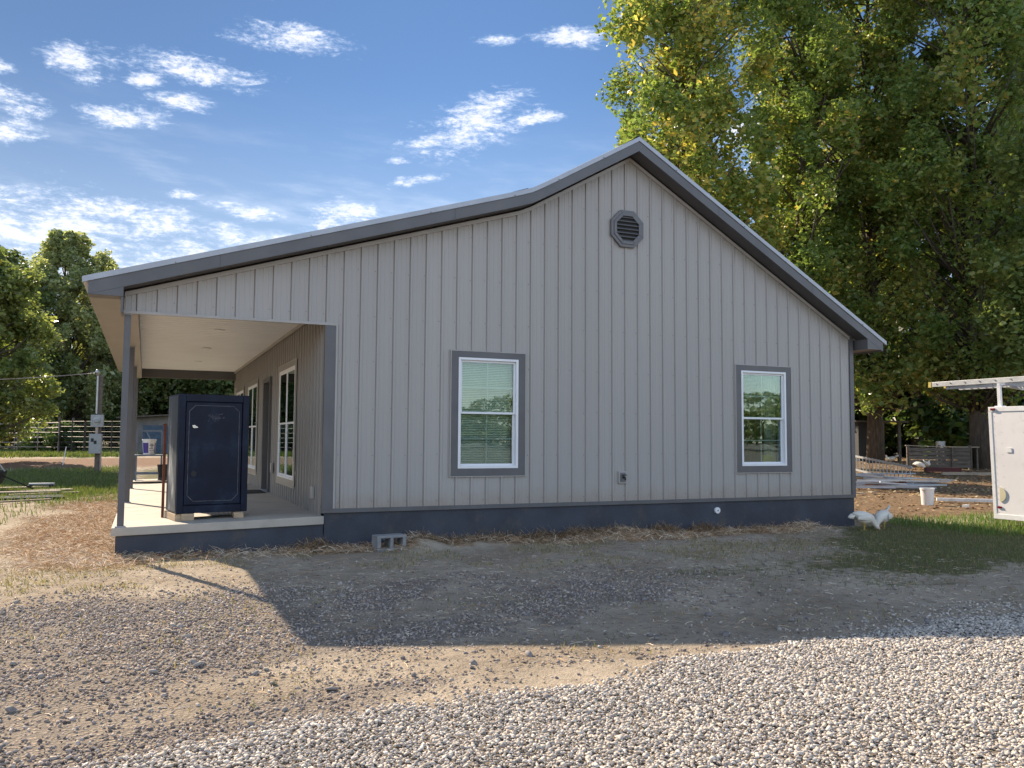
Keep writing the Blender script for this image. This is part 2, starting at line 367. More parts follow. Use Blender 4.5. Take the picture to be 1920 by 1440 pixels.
# hex washer screws in rows, part of the cladding pattern
scr = MB()
for zr in (.60, 1.22, 1.84, 2.46, 3.08, 3.70, 4.32, 4.94):
    for i in range(0, 50):
        x = i*RP-.045+random.uniform(-.008, .008); z = zr+random.uniform(-.012, .012)
        if z > wz(x)-.08 or (x < rim and z < 3.0): continue
        if any(q[0]-.02 < x < q[1]+.02 and q[2]-.02 < z < q[3]+.02 for q in (W1, W2)): continue
        scr.cyl((x, -.0065, z), .0055, .0063, 6, axis='y')
front.build('gable_siding', m_siding, H, solid=False)
scr.build('siding_screws', m_vent, H, solid=False)['kind'] = 'stuff'
pw_open = [(2.17, 4.04, .69, 2.67), (5.0, 5.98, .40, 2.58), (7.05, 8.93, .69, 2.67), (9.75, 11.55, .69, 2.67)]
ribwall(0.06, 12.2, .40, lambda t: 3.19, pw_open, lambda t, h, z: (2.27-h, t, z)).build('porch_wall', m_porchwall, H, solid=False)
ribwall(0.06, 12.2, .50, lambda t: 3.30, [], lambda t, h, z: (HX1-.02+h, t, z)).build('side_wall', m_siding, H, solid=False)
ribwall(2.27, 11.44, .50, wz, [], lambda t, h, z: (t, HD+h, z), (5.135, 6.93)).build('rear_wall', m_siding, H, solid=False)
# porch ends above the openings (front one is ribbed siding already), beams
b = MB(); b.box(-.15, .005, .02, 12.05, 2.93, 3.195); b.build('porch_beam', m_tan, H)
b = MB(); b.box(-.15, 2.27, 12.05, 12.2, 2.95, 3.20); b.build('rear_header', m_soffit, H)
b = MB(); b.box(-.15, 2.27, .012, .12, 2.945, 3.17); b.build('front_header', m_tan, H)
b = MB()
P = ribprofile(.12, 12.05)
for (t0, h0), (t1, h1) in zip(P, P[1:]): b.add([(.005, t0, 3.17-h0*.5), (2.27, t0, 3.17-h0*.5), (2.27, t1, 3.17-h1*.5), (.005, t1, 3.17-h1*.5)], [(0, 3, 2, 1)])
b.build('porch_ceiling', m_ceil, H, solid=False)
b = MB(); b.box(2.225, 2.25, .12, 12.05, 3.118, 3.165); b.build('ceiling_trim', m_tan, H)
for x, y in ((1.17, 3.1), (1.17, 6.1), (1.17, 9.2)):
    b = MB(); b.lathe((x, y, 3.150), [(.085, 0), (.085, .012), (.06, .014)], 20); b.build('ceiling_light', m_vinyl, H)
# foundations and slab
b = MB(); b.box(2.30, HX1, .012, HD, -.35, .468); b.build('foundation', m_found, H, bevel=.006)
b = MB(); b.box(-.158, 2.288, .004, HD+.05, -.35, .3245); b.build('porch_foundation', m_found, H, bevel=.006)
b = MB(); b.add([(-.205, -.03, .264), (2.292, -.03, .322), (2.292, -.03, .428), (-.205, -.03, .364), (-.205, 12.3, .262), (2.292, 12.3, .322), (2.292, 12.3, .428), (-.205, 12.3, .364)],
    [(0, 1, 2, 3), (4, 7, 6, 5), (0, 4, 5, 1), (1, 5, 6, 2), (2, 6, 7, 3), (3, 7, 4, 0)])
b.build('porch_slab', m_conc, H, bevel=.008)
for y in (3.05, 6.1, 9.15):
    b = MB(); b.add([(-.203, y, .3665), (2.27, y, .4302), (2.27, y+.012, .4302), (-.203, y+.012, .3665)], [(0, 1, 2, 3)]); b.build('control_joint', m_oldwood, H, solid=False)
# trims
b = MB(); b.box(2.262, HX1+.012, -.022, .010, .466, .521); b.build('base_trim', m_trim, H)
b = MB(); b.box(2.262, 2.404, -.026, .05, .522, 2.944); b.build('corner_trim', m_trim, H)
b = MB(); b.box(11.388, HX1+.012, -.024, .07, .522, 3.262); b.build('corner_trim', m_trim, H)
b = MB(); b.box(-.158, 2.432, -.030, .012, 2.928, 2.962); b.box(2.405, 2.43, -.028, .004, .522, 2.927); b.build('channel_trim', m_jtrim, H)
b = MB()
for x0, x1 in ((-.15, 5.05), (5.05, 5.22), (5.22, 6.93), (6.93, 11.386)):
    b.add([(x, y, wz(x)+dz) for y in (-.030, .006) for x, dz in ((x0, -.045), (x1, -.045), (x1, .01), (x0, .01))],
          [(0, 1, 2, 3), (7, 6, 5, 4), (0, 4, 5, 1), (3, 2, 6, 7), (0, 3, 7, 4), (1, 5, 6, 2)])
b.build('rake_channel', m_jtrim, H)
# roof: cross-section extruded along the ridge
def sec(x0, x1, zf0, zf1, y0, y1, mat, name, xs=RAKE, solid=True):
    mb = MB(); X = [x for x in xs if x0 < x < x1]; X = [x0]+X+[x1]
    top = [(x, zf1(x)) for x in X]; bot = [(x, zf0(x)) for x in X]
    for (xa, ta), (xb, tb), (_, ba), (_, bb) in zip(top, top[1:], bot, bot[1:]):
        mb.add([(xa, y0, ba), (xb, y0, bb), (xb, y0, tb), (xa, y0, ta), (xa, y1, ba), (xb, y1, bb), (xb, y1, tb), (xa, y1, ta)],
               [(0, 1, 2, 3), (4, 7, 6, 5), (0, 4, 5, 1), (3, 2, 6, 7)]+([(0, 3, 7, 4)] if xa == X[0] else [])+([(1, 5, 6, 2)] if xb == X[-1] else []))
    o = mb.build(name, mat, H); return o
def wzs(x):   # softened valley bend
    a, bb = 3.222+.306*x, 1.836+.576*x
    k = .05; mx = max(a, bb)+k*math.exp(-abs(a-bb)/k)*.25
    return min(mx, 5.828-.576*(x-6.93))
xs2 = [5.135+d for d in (-.4, -.2, -.1, 0, .1, .2, .4)]+[6.93]
OV = -.30
sec(-.53, 11.88, lambda x: wzs(x)+.03, lambda x: wzs(x)+.182, OV, OV+.022, m_trim, 'rake_fascia', xs2)
sec(-.50, 11.84, lambda x: wzs(x)+.031, lambda x: wzs(x)+.045, OV+.023, -.032, m_soffit, 'rake_soffit', xs2)
sec(-.53, 11.88, lambda x: wzs(x)+.03, lambda x: wzs(x)+.182, HD+.28, HD+.302, m_trim, 'rake_fascia', xs2)
sec(-.595, 11.955, lambda x: wzs(x)+.184, lambda x: wzs(x)+.252, OV-.014, OV+.03, m_galv, 'roof_edge_trim', xs2)
rf = sec(-.60, 11.96, lambda x: wzs(x)+.222, lambda x: wzs(x)+.248, OV+.031, HD+.30, m_roof, 'roof', xs2)
b = MB()
for x0, x1 in ((-.6, 5.0), (5.3, 6.9), (6.96, 11.96)):
    y = OV+.14
    while y < HD+.25:
        b.bar((x0, y, wzs(x0)+.256), (x1, y, wzs(x1)+.256), .03, .018); y += RP
b.build('roof_rib', m_roof, rf, solid=False)['kind'] = 'stuff'
b = MB()
for x, dx in ((.4, 0), (2.0, 0), (3.6, 0), (4.85, 0), (5.55, 0), (6.3, 0), (7.6, 0), (8.9, 0), (10.2, 0), (11.4, 0)):
    b = MB(); b.cyl((x, OV-.021, wzs(x)+.196), .008, .007, 6, axis='y'); b.build('edge_screw', m_trim, rf)
b = MB(); b.add([(6.70, OV, wzs(6.70)+.262), (6.93, OV, wzs(6.93)+.275), (7.16, OV, wzs(7.16)+.262), (6.70, HD+.3, wzs(6.70)+.262), (6.93, HD+.3, wzs(6.93)+.275), (7.16, HD+.3, wzs(7.16)+.262)], [(0, 1, 4, 3), (1, 2, 5, 4)])
b.build('ridge_cap', m_galv, rf, solid=False)
for x in (.9, 3.95, 8.4, 10.3):
    b = MB(); b.add([(x, OV-.0015, wzs(x)+.032), (x+.012, OV-.0015, wzs(x+.012)+.032), (x+.012, OV-.0015, wzs(x+.012)+.180), (x, OV-.0015, wzs(x)+.180)], [(0, 1, 2, 3)]); b.build('fascia_lap', m_soffit, H, solid=False)
b = MB(); b.obox((4.95, OV+.06, wzs(4.95)+.262), (.26, .10, .008), (0, -.36, .1)); b.build('lifted_flashing', m_trim, rf)
# eaves: left plumb fascia + level tan soffit, right boxed return
b = MB(); b.box(-.535, -.50, OV+.024, HD+.27, 3.092, 3.238); b.build('eave_fascia', m_tan, H)
b = MB(); b.box(-.50, -.152, OV+.30, HD+.27, 3.094, 3.112); b.build('eave_soffit', m_tan, H)
b = MB(); b.prism([(-.53, 3.09), (-.159, 3.09), (-.159, wzs(-.159)+.028), (-.53, wzs(-.53)+.028)], OV+.001, -.034); b.build('eave_return', m_trim, H)
b = MB(); b.box(-.182, -.159, OV+.012, .10, 2.90, 3.085); b.build('return_strip', m_trim, H)
b = MB(); b.prism([(11.525, 3.034), (11.88, 3.034), (11.88, wzs(11.88)+.028), (11.525, wzs(11.525)+.028)], OV+.002, HD+.26); b.build('boxed_eave', m_trim, H)
# gable vent
vx, vz = 6.873, 4.70
def octo(r): return [(vx+r*math.cos(PI/8+k*PI/4), vz+r*math.sin(PI/8+k*PI/4)) for k in range(8)]
b = MB()
for r0, r1, ya, yb in ((.312, .255, -.048, -.004), (.262, .212, -.062, -.0475)):
    A, B = octo(r0), octo(r1)
    for k in range(8):
        j = (k+1) % 8; q = [A[k], A[j], B[j], B[k]]; b.prism(q, ya, yb)
vent = b.build('gable_vent', m_vent, H, bevel=.004)
b = MB(); b.prism(octo(.255), -.034, -.026); b.build('vent_backing', m_louver, vent)
for k in range(7):
    z = vz-.205+k*.0605; h = .205 if abs(z+.03-vz) < .10 else .205-(abs(z+.03-vz)-.10)*1.0
    b = MB(); b.obox((vx, -.043, z+.022), (2*h, .050, .006), (math.radians(38), 0, 0)); b.build('louver', m_vent, vent)
# windows of the gable wall
def window(x0, z0, x1, z1, place, blinds, parent=H, trimmat=m_trim, depth=1.0, mullion=False, grille=True):
    # place(t, out, z) -> xyz ; out>0 towards the viewer side
    def bx(mb, t0, t1, o0, o1, za, zb):
        vs = [place(t, o, z) for z in (za, zb) for o in (o0, o1) for t in (t0, t1)]
        mb.add(vs, [(0, 2, 3, 1), (4, 5, 7, 6), (0, 1, 5, 4), (2, 6, 7, 3), (0, 4, 6, 2), (1, 3, 7, 5)])
    def ring(mb, t0, t1, za, zb, w, o0, o1, wb=None):
        wb = wb or w
        bx(mb, t0, t0+w, o0, o1, za, zb); bx(mb, t1-w, t1, o0, o1, za, zb)
        bx(mb, t0+w, t1-w, o0, o1, zb-w, zb); bx(mb, t0+w, t1-w, o0, o1, za, za+wb)
    fr = MB(); ring(fr, x0, x1, z0, z1, .034, -.09, .030)
    win = fr.build('window', m_vinyl, parent, bevel=.003)
    t = MB(); ring(t, x0-.108, x1+.108, z0-.105, z1+.088, .107, -.01, .026); t.build('window_trim', trimmat, win)
    j = MB(); ring(j, x0-.121, x1+.121, z0-.119, z1+.101, .013, -.01, .031); j.build('trim_channel', m_jtrim, win)
    zm = (z0+z1)/2+.005
    def sash(nm, a, c, za, zb, off):
        s_ = MB(); ring(s_, a, c, za, zb, .030, off-.03, off)
        so_ = s_.build(nm, m_vinyl, win, bevel=.002)
        g = MB(); bx(g, a+.028, c-.028, off-.020, off-.016, za+.028, zb-.028); g.build('pane', m_glass, win)
        if grille:
            mg = MB(); cx = (a+c)/2; cz = (za+zb)/2
            bx(mg, cx-.008, cx+.008, off-.030, off-.0225, za+.03, zb-.03)
            if not mullion:
                bx(mg, a+.03, cx-.008, off-.0295, off-.023, cz-.008, cz+.008); bx(mg, cx+.008, c-.03, off-.0295, off-.023, cz-.008, cz+.008)
            mg.build('grille', m_vinyl, win)
    cols = [(x0+.034, x1-.034)] if not mullion else [(x0+.034, (x0+x1)/2-.02), ((x0+x1)/2+.02, x1-.034)]
    if mullion:
        mm = MB(); bx(mm, (x0+x1)/2-.02, (x0+x1)/2+.02, -.08, .02, z0+.034, z1-.034); mm.build('mullion', m_vinyl, win)
    for a, c in cols:
        sash('upper_sash', a, c, zm-.018, z1-.034, -.006); sash('lower_sash', a, c, z0+.034, zm+.020, -.037)
    if blinds:
        bl = MB(); z = z0+.05
        while z < z1-.04:
            for a, c in cols: bx(bl, a+.01, c-.01, -.150, -.148, z, z+.019)
            for a, c in cols:
                vs = [place(t_, o, zz) for t_, o, zz in ((a+.01, -.165, z+.012), (c-.01, -.165, z+.012), (c-.01, -.125, z), (a+.01, -.125, z))]
                bl.add(vs, [(0, 1, 2, 3)])
            z += .0245
        bl.build('blind', m_blind, win, solid=False)
    return win
fp = lambda t, o, z: (t, -o, z)
w1 = window(4.131, 1.028, 5.048, 2.587, fp, True); w1['label'] = 'front window with its blind lowered'
w2 = window(9.032, 1.028, 9.955, 2.587, fp, False); w2['label'] = 'front window with its blind raised and a pale curtain inside'
b = MB()
z = 1.9
for k in range(28): b.box(9.06, 9.92, .135, .165, 1.95+k*.022, 1.953+k*.022)
b.build('blind', m_blind, w2)
b = MB()
vs = []; n = 24
for zz in (1.03, 2.5):
    for k in range(n): vs.append((9.70+.22*k/(n-1)+(.03 if zz < 2 else .08)*0, .22+.02*math.sin(k*1.3), zz))
b.add(vs, [(k, k+1, n+k+1, n+k) for k in range(n-1)]); b.build('curtain', m_curtain, w2, solid=False)
b = MB(); b.box(9.66, 9.86, .20, .27, 1.05, 1.20); b.build('cushion', m_ycloth, w2, bevel=.02)
pp = lambda t, o, z: (2.27-.017-o*.25, t, z)
for a, c in ((2.27, 3.95), (7.14, 8.84), (9.85, 11.45)):
    window(a, .78, c, 2.58, pp, False, trimmat=m_porchwall, mullion=True, grille=False)
# rooms behind the glass
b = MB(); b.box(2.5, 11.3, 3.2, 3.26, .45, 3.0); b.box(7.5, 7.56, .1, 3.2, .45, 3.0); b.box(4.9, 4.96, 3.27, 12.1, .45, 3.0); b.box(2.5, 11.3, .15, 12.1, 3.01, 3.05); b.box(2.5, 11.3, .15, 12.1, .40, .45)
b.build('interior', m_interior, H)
# front door in its recess
b = MB(); b.box(2.33, 2.375, 5.08, 5.90, .44, 2.50); d = b.build('front_door', m_trim, H, bevel=.004)
b = MB()
for z0, z1 in ((.60, 1.35), (1.50, 2.36)):
    for y0, y1 in ((5.18, 5.45), (5.53, 5.80)): b.box(2.322, 2.331, y0, y1, z0, z1)
b.build('door_panel', m_trim, d, bevel=.003)
b = MB(); b.cyl((2.29, 5.15, 1.38), .028, .04, 14, axis='x'); b.build('door_knob', m_chrome, d)
b = MB(); b.cyl((2.30, 5.15, 1.52), .024, .03, 12, axis='x'); b.build('deadbolt', m_chrome, d)
b = MB(); b.box(2.225, 2.40, 5.0, 5.08, .44, 2.58); b.box(2.225, 2.40, 5.90, 5.98, .44, 2.58); b.box(2.225, 2.40, 5.08, 5.90, 2.50, 2.58); b.build('door_frame', m_trim, H)
b = MB(); b.box(2.21, 2.40, 5.0, 5.98, .428, .447); b.build('threshold', m_galv, H)
# porch posts with base and cap plates
for y in (.035, 4.12, 8.25, 12.12):
    zs = .369
    b = MB(); b.box(-.147, -.072, y-.035, y+.040, zs+.012, 2.915); po = b.build('porch_post', m_trim, H, bevel=.004)
    b = MB(); b.box(-.168, -.055, y-.052, y+.060, zs-.001, zs+.0115); b.build('base_plate', m_galv, po)
    b = MB(); b.box(-.158, -.060, y-.045, y+.050, 2.916, 2.927); b.build('cap_plate', m_galv, po)
# outlets, hose bibb, vent pipe
b = MB()
for q in (((6.713, 6.853), (-.034, -.003), (.780, .965)),): b.box(q[0][0], q[0][1], q[1][0], q[1][1], q[2][0], q[2][1])
ho = b.build('faucet_plate', m_jtrim, H, bevel=.006)
b = MB(); b.box(6.735, 6.830, -.0365, -.0335, .800, .945); b.build('faucet_recess', m_vent, ho)
b = MB(); b.tube([(6.79, -.03, .875), (6.79, -.085, .872), (6.79, -.10, .835)], [.016, .016, .013], 10); b.cyl((6.79, -.075, .905), .035, .012, 12, axis='z'); b.build('hose_faucet', m_black, ho)
b = MB(); b.tube([(8.54, .012, .327), (8.54, -.028, .327)], [.050, .050], 20); pc = b.build('drain_cap', m_vinyl, H, bevel=.004)
b = MB(); b.tube([(8.54, -.0285, .327), (8.54, -.036, .327)], [.014, .014], 8); b.build('cap_nut', m_box, pc)
for y, z in ((4.45, .82), (.45, .62)):
    b = MB(); b.box(2.205, 2.248, y, y+.11, z, z+.17); b.build('porch_outlet', m_jtrim, H, bevel=.008)
# ================================================================== ON THE PORCH
sf = thing('safe', 'tall dark navy steel safe with silver pinstripe and scuffed side on the porch', 'safe', (.51, .36, .478), .17)
SW, SH, SDp = .885, 1.515, .60
b = MB(); b.box(0, SW, .02, SDp, 0, SH); b.build('safe_body', m_safe, sf, bevel=.014)
b = MB(); b.box(-.004, .0005, .03, SDp-.02, .02, SH-.02); b.build('side_panel', m_safeside, sf)
b = MB()
for a in ((0, .082, 0, SH), (SW-.082, SW, 0, SH)): b.box(a[0], a[1], -.018, .021, a[2], a[3])
b.box(.082, SW-.082, -.018, .021, SH-.095, SH); b.box(.082, SW-.082, -.018, .021, 0, .095); b.build('door_surround', m_safe, sf, bevel=.006)
b = MB(); b.box(.090, SW-.090, -.010, .030, .103, SH-.103); dr = b.build('safe_door', m_safe, sf, bevel=.008)
b = MB(); x0, x1, z0, z1, c = .128, SW-.128, .150, SH-.145, .075
poly = [(x0, z0+c), (x0+c, z0), (x1-c, z0), (x1, z0+c), (x1, z1-c), (x1-c, z1), (x0+c, z1), (x0, z1-c)]
for k in range(8):
    p, q = poly[k], poly[(k+1) % 8]; b.bar((p[0], -.0115, p[1]), (q[0], -.0115, q[1]), .003, .0065, (0, 1, 0))
b.build('pinstripe', m_pin, dr)
b = MB(); b.cyl((.19, -.012, 1.10), .020, -.012, 16, axis='y'); b.bar((.165, -.024, 1.115), (.225, -.024, 1.095), .012, .012); b.bar((.180, -.026, 1.085), (.235, -.026, 1.09), .010, .010); b.build('safe_handle', m_chrome, dr)
b = MB(); b.cyl((.20, -.012, .50), .035, -.006, 20, axis='y'); b.build('dial_ring', m_black, dr)
b = MB()
for k in range(46):
    a = random.gauss(0, 1); q = random.gauss(0, 1)
    b.obox((.44+a*.055, -.0107, 1.22+q*.026), (random.uniform(.008, .035), .0012, random.uniform(.004, .014)), (0, random.uniform(-.6, .6), 0))
b.build('faded_emblem', m_scuff, dr)
def block(x, y, z, sx, sy, sz, label, rz=0):
    b = MB(); b.obox((0, 0, sz/2), (sx, sy, sz)); o = b.build('wood_block', m_lumber, None, bevel=.004); o.location = (x, y, z); o.rotation_euler = (0, 0, rz)
    return tag(o, label, 'block', 'wood blocks under the safe')
block(.498, .70, .384, .10, .66, .088, 'pine block under the left edge of the navy safe', .17)
block(.655, .40, .389, .15, .10, .086, 'short pine block crosswise under the front left foot of the safe')
block(1.27, .55, .404, .12, .40, .072, 'shadowed pine block under the right side of the safe')
b = MB(); b.obox((0, 0, .62), (.035, .05, 1.24)); b.bar((-.03, 0, 1.22), (.02, 0, 1.235), .02, .02)
o = b.build('steel_bar', m_rust, None, bevel=.003); o.location = (.372, 1.04, .381); tag(o, 'rusty red upright steel bar behind the scuffed side of the safe', 'steel bar')
b = MB(); b.obox((0, 0, .008), (.46, .95, .014)); o = b.build('door_mat', m_black, None, bevel=.004); o.location = (1.98, 5.45, .4215); tag(o, 'flat black doormat on the porch floor before the front door', 'doormat')
# folding work platform with a pail
wpx, wpy = .21, 11.55
wp = thing('work_platform', 'blue-grey folding steel work stand with rails at the far end of the porch', 'work stand', (wpx, wpy, .376))
b = MB(); b.box(-.30, .36, -.22, .22, .60, .635); b.build('deck', m_bluegrey, wp)
for sx in (-.26, .31):
    for sy in (-.19, .19):
        b = MB(); b.bar((sx, sy, 0), (sx, sy, 1.22 if sy > 0 else .6), .032, .032); b.build('leg', m_bluegrey, wp)
b = MB(); b.bar((-.26, .19, 1.22), (.31, .19, 1.22), .03, .04); b.bar((-.05, .19, 1.20), (.10, .19, .90), .025); b.build('guard_rail', m_bluegrey, wp)
for yy in (-.19, .19): b = MB(); b.bar((-.26, yy, .18), (.31, yy, .18), .03, .05); b.build('cross_brace', m_bluegrey, wp)
pa = thing('paint_pail', 'white lidded pail with a purple and white label on the blue-grey work stand', 'pail', (wpx+.02, wpy-.03, 1.012))
b = MB(); b.lathe((0, 0, 0), [(.135, 0), (.155, .30), (.155, .335)], 28); b.build('pail_body', m_white, pa, smooth=False)
b = MB(); b.lathe((0, 0, .336), [(.165, 0), (.165, .035), (.15, .045)], 28); b.build('lid', m_white, pa)
def label(mb, r0, r1, z0, z1, a0, a1, n=8):
    for k in range(n):
        p = [(a0+(a1-a0)*(k+q)/n) for q in (0, 1)]
        mb.add([((r0 if z == z0 else r1)*math.cos(a), (r0 if z == z0 else r1)*math.sin(a), z) for z, a in ((z0, p[0]), (z0, p[1]), (z1, p[1]), (z1, p[0]))], [(0, 1, 2, 3)])
A0 = -PI/2
for a0, a1 in ((-1.15, -.12), (.95, 1.2)): b = MB(); label(b, .1395, .158, .04, .29, A0+a0, A0+a1); b.build('purple_label', m_purple, pa, solid=False)
for k, (zz, aa, ww) in enumerate(((.245, .1, .5), (.215, .05, .7), (.18, .2, .35), (.145, .0, .62), (.10, .05, .3), (.10, .5, .35))):
    b = MB(); r = .137+.0625*zz+.004; label(b, r+.001, r+.002, zz, zz+.016, A0+aa, A0+aa+ww, 4); b.build('label_print', m_text, pa, solid=False)
def boot(x, y, rz, lab):
    bt = thing('rubber_boot', lab, 'boot', (x, y, .398), rz, 'boots on the porch')
    b = MB(); b.tube([(0, 0, .02), (0, 0, .12), (0, .005, .25), (0, .01, .38)], [.048, .050, .060, .075], 14); b.tube([(0, .03, .045), (0, -.05, .05), (0, -.13, .04), (0, -.185, .03)], [.045, .052, .048, .028], 12)
    b.build('boot_shaft', m_brown if 'brown' in lab else m_black, bt, smooth=True)
    b = MB(); b.box(-.045, .045, -.20, .05, 0, .022); b.build('sole', m_black, bt, bevel=.008)
boot(.50, 11.15, .5, 'tall black rubber boot beside the work stand on the porch'); boot(.61, 11.25, -.4, 'tall brown leather boot, right of the black boot')
b = MB(); b.obox((0, 0, .025), (.75, .10, .045)); o = b.build('pipe_offcut', m_black, None, bevel=.015); o.location = (.20, 10.0, .377); o.rotation_euler = (0, 0, .05); tag(o, 'short dark bar lying on the far porch floor', 'bar')
b = MB(); b.obox((0, 0, .02), (.55, .16, .03)); o = b.build('wood_offcut', m_palewood, None, bevel=.004); o.location = (.40, 10.45, .382); o.rotation_euler = (0, 0, .25); tag(o, 'pale board offcut on the porch floor behind the dark bar', 'board')
# cinder block
cb = thing('cinder_block', 'grey two-hole cinder block on its side against the dark foundation', 'cinder block', (2.885, -.50, -.004), math.radians(7))
b = MB(); L, Hh, D_ = .40, .20, .20
vs = MB()
for x0, x1 in ((0, .075 if 0 else .05), (.178, .222), (.35, .40)): vs.box(x0, x1, 0, D_, .038, Hh-.034)
vs.box(0, L, 0, D_, 0, .038); vs.box(0, L, 0, D_, Hh-.034, Hh)
vs.build('block_body', m_block, cb, bevel=.006)
# ================================================================== THE GROUND
def vnoise(x, y, sc, seed=0, oct=4):      # value noise for arrays
    r = np.random.default_rng(seed); G = r.random((256, 256)); out = 0; amp = 1; tot = 0
    for o in range(oct):
        px, py = x*sc+17.3*o+100, y*sc+9.1*o+100; ix, iy = np.floor(px).astype(int), np.floor(py).astype(int)
        fx, fy = px-ix, py-iy; fx = fx*fx*(3-2*fx); fy = fy*fy*(3-2*fy)
        g = lambda a, b: G[a % 256, b % 256]
        out = out+amp*((g(ix, iy)*(1-fx)+g(ix+1, iy)*fx)*(1-fy)+(g(ix, iy+1)*(1-fx)+g(ix+1, iy+1)*fx)*fy)
        tot += amp; amp *= .5; sc *= 2
    return out/tot
def sstep(x, a, b):
    t = np.clip((x-a)/(b-a), 0, 1); return t*t*(3-2*t)
def zones(x, y):
    s_ = (x-CX)*math.sin(YAW)+(y-CY)*math.cos(YAW)
    n = vnoise(x, y, .7, 3)-.5; n2 = vnoise(x, y, 2.5, 4)-.5; w = n*1.1+n2*.5
    # bright crushed gravel of the drive
    edge = -6.62+.07*np.clip(x-.5, 0, 4.5)+.02*np.clip(x-5, 0, 20)+.55*n+.30*n2-np.clip(.3-x, 0, 8)*.42
    gravel = sstep(edge-y, -.08, .22)
    gravel = np.maximum(gravel, .22*sstep(edge+.5-y, -.2, .5)*sstep(x, 4.5, 7))
    # older lilac-grey gravel mixed in dirt
    old = sstep(1.6+1.3*n-x, -.7, .9)*sstep(-2.2+1.8*n-y, -.5, 1.0)+.75*sstep(w+.15, 0, .3)*sstep(-2.2-y, 0, .8)*sstep(y, -6.6, -6.0)*sstep(6.5-x, 0, 2.5)
    old = np.maximum(old, .5*sstep(.36-((x-4.3)/2.2)**2*.36-((y+3.9)/.8)**2*.36+n*.9, .05, .6))
    old = np.clip(old, 0, 1)*(1-gravel)
    old *= 1-.85*sstep(.55+n*.8-np.abs(y+5.75-(x-2)*.05-(x < 1)*(x-1)*.42), 0, .3)*sstep(x, -3, 3)
    # straw along the foundation and left of the slab
    st = sstep(y, -.85+w*.9, -.35+w*.9)*sstep(.9-y, 0, .3)*sstep(x, -1.5, -.5)*(.35+.65*sstep(x, 1.5, 2.3))*sstep(10.6+w-x, 0, .8)*(y < .4)
    st2 = sstep(x, -1.7+w*1.8-(y < 1)*.3, -.6+w*1.8)*sstep(.6-x, 0, .5)*sstep(y, -1.3+w, -.2+w)*sstep(12+w*3-y, 0, 3)
    straw = np.clip(np.maximum(st*.9, st2), 0, 1)
    # grass
    g1 = sstep(x-1.25*(y+4), 5.0+w*2.2, 8.0+w*2.2)*sstep(y, -5.1+w*1.3, -3.7+w*1.3)*sstep(1.0+w*2.0-y, -.3, 1.2)
    g1 = np.maximum(g1, .40*sstep(.3-((x-6.6)/1.6)**2*.3-((y+3.5)/.45)**2*.3+w*.35, 0, .25))
    g1 = np.maximum(g1, .5*sstep(w, .0, .35)*sstep(x, 4, 8)*sstep(y, -5.6, -4.8)*sstep(0-y, 0, 1))
    g2 = sstep(y, 8.5+w*6, 11+w*6)*sstep(24.5+w*2-y, -.5, 1.2)*sstep(-.6-x, -.8, .6)
    g3 = sstep(y, 30.5+w*2, 32+w*2)*sstep(9-x, 0, 3)
    g4 = .45*sstep(w+.05, 0, .3)*sstep(-1.0-x, 0, 1.5)*sstep(y, -.5, 4)*sstep(12-y, 0, 3)
    g5 = sstep(y, 12.5, 14)*sstep(x, -1, 1)*sstep(24.5-y, 0, 2)*sstep(7-x, 0, 2)
    g6 = .55*sstep(w, 0, .3)*sstep(x, 13, 16)*sstep(y, 4, 10)
    grass = np.clip(np.maximum.reduce([g1, g2, g3, g4, g5, g6]), 0, 1)*(1-gravel)*(1-.95*np.exp(-(((x+4.1)/2.3)**2+((y-9.6)/2.2)**2)**2))
    red = sstep(y, 23.6+w*1.4, 25+w)*sstep(31+w*1.5-y, 0, 1.3)*sstep(6-x, 0, 3)*(1-grass)
    litter = sstep(x, 11, 13)*sstep(y, .6+w, 1.6+w)*(1-grass*.7)*(s_ < 60)
    return gravel, old, straw, grass, red, litter
def axis(lo, hi, d, far, g=1.16):
    a = list(np.arange(lo, hi+1e-6, d)); s = d
    while a[-1] < far: s *= g; a.append(a[-1]+s)
    s = d
    while a[0] > -far: s *= g; a.insert(0, a[0]-s)
    return np.array(a)
